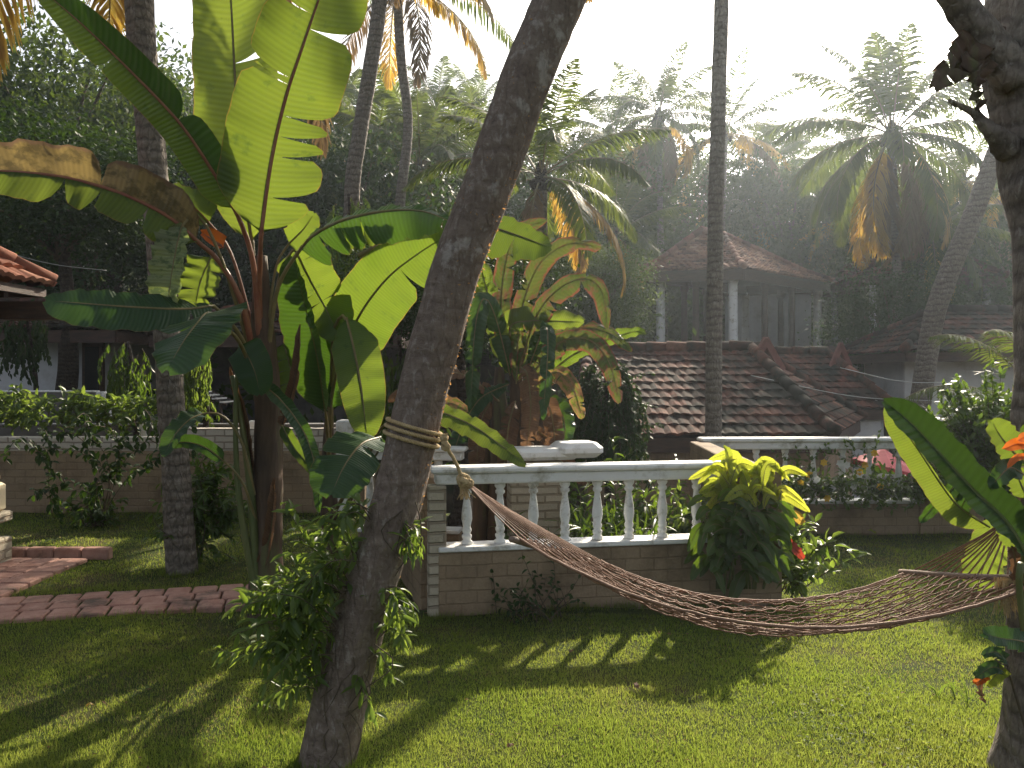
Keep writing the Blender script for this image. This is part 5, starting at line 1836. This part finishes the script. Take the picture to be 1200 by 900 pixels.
# scrub at the foot of the balustrade wall
cb = at(632, 712, 5.5) * A(1, 1, 0)
t = thing('scrub_bush', 'dark straggly half bare scrub at the foot of the balustrade wall', 'bush', cb)
tw = spray(cb, 26, .42, 1.0, None, .10, .3) + [pxl((640, 714, 5.5), (628, 690, 5.45), (612, 650, 5.45)), pxl((632, 714, 5.5), (650, 680, 5.45), (644, 632, 5.45)), pxl((650, 714, 5.5), (670, 690, 5.45), (684, 668, 5.45))]
twiggy(t, tw, 'dark', .05, .024, .045, tw=.004, start=.3)
# flowering creeper over the far balustrade
t = thing('flowering_creeper', 'creeper with yellow and white flowers spilling through the far balustrade', 'creeper', (3.4, 8.5, .33))
tw = []
for k in range(130):
    x = rng.uniform(2.7, 4.75)
    b = A(x, 8.50 + rng.normal(0, .08), .36 + rng.random() * .10)
    tw.append([b, b + A(rng.normal(0, .12), rng.normal(-.08, .1), rng.uniform(.02, .16)), b + A(rng.normal(0, .22), rng.normal(-.14, .14), rng.uniform(-.12, .24))])
for k in range(14):
    x = rng.uniform(2.75, 4.2)
    b = A(x, 8.4, .45)
    tw.append([b, b + A(.03, -.05, .25), b + A(rng.normal(0, .1), 0, rng.uniform(.35, .62))])
twiggy(t, tw, 'mid', .06, .030, .017, tw=.003, kite=True)
for px, py, m in ((965, 542, 'yflower'), (948, 556, 'yflower'), (1007, 553, 'yflower'), (1013, 545, 'yflower'), (938, 566, 'yflower'), (969, 584, 'yflower'), (1031, 570, 'yflower'), (1024, 531, 'yflower'), (992, 545, 'wflower'), (984, 543, 'wflower'), (1007, 556, 'wflower'), (1000, 570, 'wflower'), (975, 572, 'wflower'), (957, 562, 'wflower')):
    g = G()
    c = at(px, py, 8.32)
    n = 6
    a = np.linspace(0, 2 * np.pi, n, endpoint=False) + rng.random()
    D = np.stack([np.cos(a), np.full(n, -.35), np.sin(a)], 1)
    leaves(g, np.tile(c, (n, 1)), D, np.tile((0, -1, .2), (n, 1)), .042, .034, .1, .1)
    g.build('flower', MT[m], t)

# bush with the orange blossom, right
cb = A(4.05, 7.1, 0)
t = thing('bush', 'dense rounded green bush with an orange blossom at the right edge', 'bush', cb)
tw = []
for k in range(330):
    d = rdir(1)[0] * A(.62, .5, .62)
    c = A(4.15, 7.1, 1.05) + d * rng.uniform(.5, 1.12)
    tw.append([A(4.1, 7.1, .55), A(4.13, 7.1, .85) + d * .5, c])
twiggy(t, tw, 'mid', .075, .036, .022, tw=.006, start=.5, kite=True, hang=.05)
g = G(); tube(g, smoothpath([(4.08, 7.1, -.05), (4.06, 7.12, .35), (4.1, 7.1, .65)], 10), [.05, .035], 8); tube(g, smoothpath([(4.2, 7.12, -.05), (4.25, 7.1, .3), (4.2, 7.1, .65)], 10), [.035, .025], 8); g.build('trunk', MT['bark_dark'], t)
g = G(); c = at(1189, 456, 6.5); n = 7; a = np.linspace(0, 6.28, n, endpoint=False)
leaves(g, np.tile(c, (n, 1)), np.stack([np.cos(a), np.full(n, -.4), np.sin(a)], 1), np.tile((0, -1, 0), (n, 1)), .03, .026); g.build('blossom', MT['palm_gold'], t)

# dark weeping shrub in front of the lower roof
t = thing('weeping_shrub', 'dark weeping shrub behind the balustrade in front of the mossy roof', 'shrub', (1.0, 8.9, -.45))
tw = []
for k in range(190):
    a = rng.uniform(0, 6.28)
    r = rng.uniform(.05, .42) * (1 + .34 * math.sin(3 * a + 1) + .2 * math.sin(5 * a))
    z0 = 1.62 + .14 * math.sin(2 * a + 2) - r * r * 1.6 - rng.random() * .45
    b = A(1.0 + math.cos(a) * r * .6, 8.9 + math.sin(a) * r * .5, z0)
    o = A(math.cos(a), math.sin(a), 0)
    tw.append([b, b + o * .10 + A(0, 0, .03), b + o * .18 + A(0, 0, -.22), b + o * .2 + A(0, 0, -.5 * rng.uniform(.6, 1.2))])
for k in range(26):
    a = rng.uniform(0, 6.28)
    b = A(1.0, 8.9, rng.uniform(.9, 1.5))
    d = A(math.cos(a) * rng.uniform(.25, .6), math.sin(a) * .3, rng.uniform(-.1, .35))
    tw.append([b, b + d * .6, b + d * 1.1 + A(0, 0, -.08)])
twiggy(t, tw, 'dark', .062, .030, .012, tw=.004, hang=.5, spread=.9, kite=True, start=.0)
g = G(); tube(g, smoothpath([(1.0, 8.9, -.5), (1.02, 8.9, .5), (1.0, 8.9, 1.5)], 10), [.05, .02], 8); g.build('trunk', MT['bark_dark'], t)

# plants between the two balustrades
for lab, x, y, z, n, L, mt, lf, wd, hg in (
        ('leafy shrub seen between the middle balusters', .95, 7.3, -.3, 80, 1.35, 'mid', .12, .045, .1),
        ('low bright bushes seen behind the balusters by the yellow plant', 1.45, 7.4, -.3, 80, 1.3, 'lance', .09, .04, .1),
        ('grassy leaved plant seen between the balusters below the hammock cords', .62, 6.9, -.3, 50, 1.2, 'mid', .2, .022, .0)):
    t = thing('shrub', lab, 'shrub', (x, y, z), 'shrubs seen through the balusters')
    twiggy(t, spray((x, y, z), n, L, 1.0, None, .12, .25), mt, lf, wd, .03, start=.2, hang=hg)

# left garden: sprawling shrub, its sunlit hedge behind, undergrowth at the grey trunk
t = thing('sprawling_shrub', 'sprawling dark leaved shrub in front of the left boundary wall', 'shrub', (-4.3, 8.6, 0))
tw = []
for q in (((120, 600, 8.6), (130, 540, 8.4), (110, 515, 8.3), (50, 505, 8.2)), ((125, 600, 8.6), (150, 530, 8.4), (190, 510, 8.2), (225, 500, 8.1)), ((122, 600, 8.6), (125, 545, 8.4), (95, 530, 8.3), (40, 525, 8.2)), ((122, 600, 8.6), (140, 540, 8.4), (130, 505, 8.3), (90, 490, 8.3)),
          ((122, 600, 8.6), (150, 560, 8.4), (175, 540, 8.2), (215, 530, 8.1)), ((122, 600, 8.6), (120, 560, 8.4), (112, 570, 8.3), (105, 590, 8.3)), ((125, 600, 8.6), (140, 520, 8.4), (155, 490, 8.3), (170, 480, 8.3)), ((120, 600, 8.6), (100, 560, 8.4), (60, 575, 8.3), (40, 580, 8.3)), ((60, 600, 8.9), (55, 550, 8.6), (45, 520, 8.5), (20, 515, 8.5))):
    p = smoothpath(pxl(*q), 10)
    tw.append(list(p[::3]))
    for k in range(6, 10):
        for s in range(1):
            d = rdir(1)[0]
            tw.append([p[k], p[k] + d * .12, p[k] + d * .24 + A(0, 0, -.08)])
twiggy(t, tw, 'dark', .09, .05, .034, tw=.005, hang=.4, start=.3)
t = thing('hedge', 'row of sunlit bright leaves along the top of the left wall', 'hedge', (-5.6, 10.3, .5))
tw = []
for k in range(95):
    x = rng.uniform(-7.0, -4.4)
    b = A(x, 10.35 + rng.normal(0, .12), .92 + rng.random() * .28)
    tw.append([b, b + A(rng.normal(0, .08), -.05, .12), b + A(rng.normal(0, .2), rng.normal(-.1, .1), rng.uniform(.05, .3))])
twiggy(t, tw, 'lance', .11, .055, .028, tw=.004, hang=.2, start=.1)
t = thing('young_bush', 'little bush with bright green tips at the foot of the left wall', 'bush', at(112, 606, 8.9) * A(1, 1, 0))
b0 = at(112, 606, 8.9) * A(1, 1, 0)
twiggy(t, spray(b0, 26, .55, 1.0, None, .08, .3), 'mid', .09, .045, .03, start=.3)
t = thing('leafy_vine', 'dense leafy shrub twining round the foot of the grey palm trunk', 'shrub', (-2.35, 7.3, 0))
tw = []
for k in range(70):
    b = at(rng.uniform(222, 250), rng.uniform(560, 640), 7.2)
    d = A(rng.normal(.25, .5), rng.normal(-.2, .4), rng.normal(.5, .5))
    L = rng.uniform(.2, .5)
    tw.append([b, b + unit(d) * L * .5, b + unit(d) * L + A(0, 0, -.15 * L)])
for q in (((236, 672, 7.0), (228, 610, 6.95), (232, 560, 6.95)), ((230, 672, 7.0), (240, 610, 6.95), (228, 520, 6.9)), ((214, 640, 6.75), (186, 618, 6.7), (178, 600, 6.7))):
    tw.append(pxl(*q))
twiggy(t, tw, 'mid', .10, .030, .022, tw=.005, hang=.3, start=.2)


def hanging(label, boxpx, Y, n, mat, leaf=.10, wid=.03, name='hanging_creeper'):
    x0, y0, x1, y1 = boxpx
    c = at((x0 + x1) / 2, y1, Y)
    zg = float(terrain_z(c[0], c[1])) if Y > 9.9 else 0.0
    t = thing(name, label, 'creeper', (c[0], c[1], zg), 'creepers hanging behind the banana plants')
    tw = []
    for k in range(n):
        b = at(rng.uniform(x0, x1), rng.uniform(y0, y0 + (y1 - y0) * .75), Y + rng.normal(0, .15))
        L = rng.uniform(.25, .6)
        tw.append([b, b + A(rng.normal(0, .06), rng.normal(-.05, .05), -L * .5), b + A(rng.normal(0, .1), rng.normal(-.05, .05), -L)])
    twiggy(t, tw, mat, leaf, wid, .022, tw=.004, hang=.9, spread=.5, start=.05)
    g = G()
    tube(g, smoothpath([(c[0], c[1] + .1, zg - .1), (c[0] + .1, c[1] + .1, (zg + c[2]) / 2 + .3), at((x0 + x1) / 2, y0, Y)], 14), [.05, .02], 7)
    g.build('trunk', MT['bark_dark'], t)


hanging('bright hanging creeper between the banana leaves beside slim trunk', (390, 228, 428, 330), 10.6, 60, 'lance')
hanging('creeper hanging in front of the left white house window', (128, 400, 172, 470), 11.0, 46, 'mid')
hanging('bright tipped creeper just right of the grey trunk', (212, 400, 248, 470), 10.8, 46, 'lance')
hanging('dark creeper drooping under the porch roof beam', (0, 365, 60, 430), 12.6, 50, 'dark', .09, .045)
hanging('dim creeper right of the second banana stem', (445, 400, 490, 520), 9.6, 60, 'mid')

# canna beside the right-hand tree
t = thing('canna_plant', 'broad leaved plant with an orange flower beside the right tree', 'plant', A(2.0, 3.05, 0))
g = G()
tube(g, smoothpath([(2.02, 3.06, -.02), at(1205, 700, 3.0), at(1208, 620, 2.95), at(1212, 540, 2.9)], 20), [.03, .025, .02, .012], 8)
g.build('stem', MT['stem_green'], t)
g = G()
tube(g, smoothpath([(1.97, 3.0, -.02), at(1198, 720, 2.9), at(1196, 660, 2.85)], 16), [.02, .015, .01], 8)
g.build('stem', MT['stem_green'], t)
bleaf(t, 'leaf', 'canna_shaded', [(1206, 655, 2.85), (1180, 612, 2.85), (1142, 575, 2.85), (1102, 532, 2.85), (1066, 494, 2.85), (1036, 470, 2.85)], 20, 26, (.55, -.80, -.22), fold=(.05, .35), curl=(.1, .5), rr=.008, n=36, base=.2, tipk=5, rib='stem_green', wave=.006, label='long broad leaf reaching left over the lawn')
bleaf(t, 'leaf', 'banana', [(1160, 618, 2.9), (1120, 590, 2.9), (1078, 530, 2.9), (1040, 474, 2.9)], 22, 2, (.1, -1, -.1), fold=(.0, .1), rr=.003, n=28, base=.2, tipk=4, wave=.004)  # extra bright blade standing for the sunlit lower half of the long leaf
bleaf(t, 'leaf', 'banana_dark', [(1130, 556, 3.0), (1114, 575, 3.0), (1096, 592, 3.0), (1078, 612, 3.0)], 9, 8, (0, -1, .4), fold=(.4, .4), rr=.004, n=16)
bleaf(t, 'leaf', 'banana_dark', [(1150, 570, 2.98), (1136, 580, 2.95), (1128, 592, 2.95), (1124, 606, 2.95)], 9, 10, (0, -1, .3), fold=(.3, .3), rr=.004, n=14)
bleaf(t, 'leaf', 'banana', [(1190, 608, 4.0), (1172, 626, 4.0), (1158, 650, 4.0), (1144, 690, 4.0)], 24, 30, (.1, -1, .1), fold=(.05, .1), rr=.005, n=20, base=.3, tipk=4)
bleaf(t, 'leaf', 'banana', [(1176, 592, 3.1), (1182, 616, 3.1), (1186, 640, 3.1)], 12, 16, (.1, -1, .1), fold=(.05, .1), rr=.004, n=14, base=.3)
bleaf(t, 'leaf', 'banana', [(1205, 545, 2.95), (1188, 530, 2.95), (1172, 510, 2.95), (1162, 492, 2.95)], 16, 20, (0, -1, 0), fold=(.15, .15), rr=.004, n=16, base=.3)
bleaf(t, 'leaf', 'banana', [(1215, 520, 3.0), (1206, 508, 3.0), (1200, 498, 3.0)], 16, 14, (0, -1, 0), fold=(.15, .15), rr=.004, n=14, base=.3)
bleaf(t, 'leaf', 'banana', [(1205, 585, 3.0), (1196, 566, 3.0), (1190, 550, 3.0)], 14, 18, (0, -1, 0), fold=(.1, .1), rr=.004, n=14, base=.3)
bleaf(t, 'leaf', 'banana_dark', [(1200, 556, 2.85), (1184, 548, 2.83), (1170, 560, 2.8), (1160, 572, 2.8)], 12, 12, (-.2, -1, .5), fold=(-.1, .1), rr=.004, n=14)
bleaf(t, 'leaf', 'banana_dark', [(1230, 765, 2.75), (1200, 752, 2.7), (1174, 748, 2.68), (1152, 742, 2.66)], 12, 14, (0, -.8, .5), fold=(.0, .1), rr=.004, n=16, base=.2, tipk=5)
bleaf(t, 'leaf', 'banana_dry', [(1186, 640, 3.05), (1190, 660, 3.05), (1190, 700, 3.05)], 8, 8, (0, -1, .1), fold=(.5, .5), rr=.004, n=14)
g = G()
for path, w in (([(1214, 530, 2.8), (1196, 520, 2.78), (1176, 526, 2.76)], .022), ([(1216, 524, 2.8), (1204, 512, 2.78), (1192, 516, 2.76)], .018), ([(1210, 536, 2.8), (1192, 536, 2.77), (1180, 548, 2.75)], .012), ([(1220, 520, 2.8), (1216, 505, 2.8), (1222, 496, 2.8)], .02)):
    blade(g, pxl(*path), w, w, (0, -1, .4), (.2, .2), wave=.004, n=12, rr=.002, rnd=rng.random())
g.build('flower', [MT['orange'], MT['orange']], t)
t = thing('young_croton', 'little plant with curled orange tipped leaves at the right tree foot', 'plant', A(1.92, 2.98, 0))
g = G(); tube(g, smoothpath([(1.95, 3.0, -.02), at(1186, 800, 2.9), at(1180, 775, 2.88)], 12), [.008, .004], 6); g.build('stem', MT['twig'], t); g = G(); tube(g, smoothpath(pxl((1182, 780, 2.88), (1174, 778, 2.85), (1166, 772, 2.85)), 8), .003, 5); g.build('stem', MT['twig'], t)
for mt, path, w in (('banana_dark', [(1180, 775, 2.88), (1168, 764, 2.86), (1150, 768, 2.85)], 7), ('banana_dark', [(1176, 785, 2.88), (1162, 782, 2.86), (1142, 794, 2.85)], 8), ('yellow', [(1178, 782, 2.88), (1168, 790, 2.86), (1156, 804, 2.85)], 9), ('orange', [(1158, 790, 2.86), (1148, 798, 2.85), (1140, 800, 2.85)], 5), ('banana_dry', [(1152, 792, 2.86), (1148, 808, 2.85), (1154, 824, 2.85)], 3)):
    bleaf(t, 'leaf', mt, path, w, w, (-.1, -1, .6), fold=(.3, .1), rr=.002, n=10)

# arching areca at the right
t = thing('areca_palm', 'areca palm arching its pale fronds left beside the right bush', 'palm tree', (6.0, 9.3, -.6))
for pts in ([(6.0, 9.3, .6), at(1190, 432, 9.3), at(1152, 405, 9.2), at(1112, 388, 9.1)], [(6.0, 9.3, .5), at(1186, 470, 9.3), at(1140, 448, 9.2), at(1084, 444, 9.1)], [(6.0, 9.3, .6), at(1205, 420, 9.3), at(1210, 372, 9.2), at(1196, 340, 9.2)]):
    pts = [A(*p) for p in pts]
    d = pts[-1] - pts[1]
    g = G()
    frond(g, pts[1], math.atan2(d[1], d[0]), R(38) if pts[-1][2] > 1.7 else R(22), np.linalg.norm(d) * 1.25, 1.0, 40, .34, .022, .5, 0, 2, .012, t0=.05)
    tube(g, smoothpath([pts[0], pts[1]], 8), [.02, .014], 6, 2)
    g.build('frond', PALM_MATS, t)
g = G(); tube(g, smoothpath([(6.05, 9.3, -.7), (6.0, 9.3, .1), (6.0, 9.3, .65)], 10), [.06, .04], 9); g.build('trunk', MT['stem_green'], t)

# things beyond the far balustrade
t = thing('parasol', 'faded red parasol tilted beyond the far balustrade', 'parasol', (5.0, 11.6, -2.0))
g = G(); c = at(1040, 534, 11.4); n = 10; a = np.linspace(0, 6.283, n, endpoint=False)
rim = [c + A(math.cos(x) * .48, math.sin(x) * .48, -.16 - .12 * math.cos(x)) for x in a]
top = c + A(-.05, 0, .10)
V = [top] + rim + [r - A(0, 0, .07) for r in rim]
g.add(V, [(1 + i, 1 + (i + 1) % n, 1 + n + (i + 1) % n, 1 + n + i) for i in range(n)], [(0, 1 + i, 1 + (i + 1) % n) for i in range(n)])
g.build('canopy', MT['redcloth'], t, smooth=False)
g = G(); tube(g, [c + A(0, 0, .1), (c[0] + .1, c[1], -2.05)], .018, 8); g.build('pole', MT['bar'], t)
t = thing('urn', 'old grey garden urn behind the flowers on the far balustrade', 'urn', (3.9, 8.95, -.45))
g = G(); lathe(g, (3.92, 8.95, -.45), [(.12, 0), (.12, .06), (.06, .12), (.06, .3), (.13, .5), (.17, .75), (.16, .92), (.19, .97), (.17, 1.0)], 18); g.build('bowl', MT['concrete'], t)
g = G(); n = 50; leaves(g, A(3.92, 8.95, .52) + rng.normal(0, .06, (n, 3)), rdir(n) + A(0, 0, .6), rdir(n), .12, .05); g.build('foliage', MT['mid'], t)
# lounge chair with stripes on the left terrace
t = thing('deck_chair', 'striped deck chair on the shaded left terrace', 'chair', (-4.3, 12.4, .5))
c = at(246, 470, 12.4)
g = G()
for k in range(9):
    q0, q1 = c + A(-.22, 0, .20), c + A(.30, -.05, -.02)
    f = (k + .5) / 9
    p = q0 * (1 - f) + q1 * f
    beam(g, p + A(0, -.25, 0), p + A(0, .25, 0), .05, .02, m=k % 2)
g.build('sling', [MT['white'], MT['iron']], t, smooth=False)
for y in (-.27, .27):
    g = G(); beam(g, c + A(-.26, y, .22), c + A(.34, y, -.05), .03, .03); beam(g, c + A(-.05, y, .05), A(c[0] - .15, c[1] + y, .5), .03, .03); beam(g, c + A(.25, y, 0), A(c[0] + .3, c[1] + y, .5), .03, .03); g.build('frame', MT['darkwood'], t, smooth=False)
# power cables
for lab, a_, b_, dip in (('upper power cable crossing in front of the gable roofs', at(985, 431, 13.0), at(1120, 448, 15), .10), ('lower power cable crossing above the right balustrade', at(880, 440, 12.6), at(1110, 470, 14.5), .12), ('thin cable sagging above the porch roof at left', at(-10, 291, 12), at(125, 317, 13), .06)):
    g = G(); m_ = (a_ + b_) / 2 - A(0, 0, dip); tube(g, smoothpath([a_, m_, b_], 20), .006, 5)
    tag(g.build('power_cable', MT['cable'], origin=a_), lab, 'cable', 'power cables')

# ------------------------------------------------------------------ on the lawn
for lab, px, py, L, mt in (('curled brown dead leaf lying in the big palm shadow', 747, 815, .045, 'banana_dry'), ('small brown leaf lying on the sunny strip of lawn', 670, 770, .035, 'banana_dry'), ('pale twig lying under the hammock low point', 925, 757, .05, 'palm_gold'),
                           ('pale fallen leaf near the foot of the far wall', 1026, 630, .09, 'yellow'), ('dry leaf lying on the shaded left lawn', 101, 837, .03, 'palm_gold'), ('second dry leaf on the left lawn nearer the path', 120, 803, .025, 'yellow'), ('dry leaf lying in the grass under the right bar', 1081, 727, .04, 'wflower'), ('brown leaf by the near lawn edge', 595, 886, .03, 'banana_dry'), ('small pale leaf on the path side grass beyond the grey trunk', 141, 667, .08, 'yellow')):
    Y = EYE * FPX / (py - HOR)
    c = at(px, py, Y); c[2] = .035
    g = G(); d = unit(A(rng.normal(), rng.normal(), .1))
    blade(g, [c, c + d * L * .5 + A(0, 0, .01), c + d * L], L * .3, L * .3, (.1, -.2, 1), (.4, .3), rr=.0012, n=8, nv=2, wave=.003)
    tag(g.build('fallen_leaf', [MT[mt], MT['twig']], origin=c - A(0, 0, .03)), lab, 'leaf', 'fallen leaves on the lawn')
g = G()
n = 1500
x = rng.uniform(1.15, 2.1, n); y = rng.uniform(3.15, 4.4, n)
k = rng.random(n) < np.clip(1.3 - np.hypot((x - 1.75) / .6, (y - 3.6) / .7), 0, 1)
x, y = x[k], y[k]; n = len(x)
a = rng.uniform(0, 6.28, n)
leaves(g, np.stack([x, y, rng.uniform(.004, .03, n)], 1), np.stack([np.cos(a), np.sin(a), rng.uniform(.1, .9, n)], 1), np.stack([rng.normal(0, .4, n), rng.normal(0, .4, n), np.ones(n)], 1), rng.uniform(.012, .028, n), rng.uniform(.007, .014, n), .15, .2)
tag(g.build('weeds', MT['grass']), kind='stuff')
g = G()
x, y = grass_points(420, 2.8, 9.0, -6, 6)
n = len(x); a = rng.uniform(0, 6.28, n)
leaves(g, np.stack([x, y, rng.uniform(.018, .032, n)], 1), np.stack([np.cos(a), np.sin(a), rng.normal(.05, .2, n)], 1), np.stack([rng.normal(0, .4, n), rng.normal(0, .4, n), np.ones(n)], 1), rng.uniform(.010, .034, n), rng.uniform(.005, .012, n), .3, .3)
tag(g.build('leaf_litter', MT['banana_dry']), kind='stuff')
for i, (lab, px, py) in enumerate((('tall grass tuft with two long blades right of the lawn shadow', 1098, 818), ('tall thin grass tuft nearest the orange tipped plant', 1118, 815), ('longest grass tuft among the right lawn weeds', 1134, 825))):
    Y = EYE * FPX / (py - HOR)
    c = at(px, py, Y)
    g = G()
    for q_ in range(5):
        d = A(rng.normal(-.2, .35), rng.normal(0, .3), 1)
        H_ = rng.uniform(.08, .16)
        p = [c, c + unit(d) * H_ * .55, c + unit(d + A(d[0] * .8, 0, -.15)) * H_]
        blade(g, p, .003, .003, (0, -1, .2), (.2, .2), rr=.0008, n=8, nv=1, wave=0)
    tag(g.build('grass_tuft', [MT['lance'], MT['lance']], origin=(c[0], c[1], 0)), lab, 'grass tuft', 'tall grass tufts on the lawn')

# ================================================================== THE AIR
HAZE = 0.0014
hm, hn, hl = new_mat('haze_air')
pv = hn.new('ShaderNodeVolumePrincipled')
pv.inputs['Color'].default_value = (.78, .89, 1, 1)
pv.inputs['Density'].default_value = HAZE
pv.inputs['Anisotropy'].default_value = .7
ho = hn.new('ShaderNodeOutputMaterial')
hl.new(pv.outputs[0], ho.inputs['Volume'])
g = G()
x0, x1, y0, y1, z0, z1 = -520, 520, -310, 710, -3.2, 24
g.add([(x0, y0, z0), (x1, y0, z0), (x1, y1, z0), (x0, y1, z0), (x0, y0, z1), (x1, y0, z1), (x1, y1, z1), (x0, y1, z1)], [(3, 2, 1, 0), (4, 5, 6, 7), (0, 1, 5, 4), (1, 2, 6, 5), (2, 3, 7, 6), (3, 0, 4, 7)])
tag(g.build('haze', hm, smooth=False), kind='stuff')
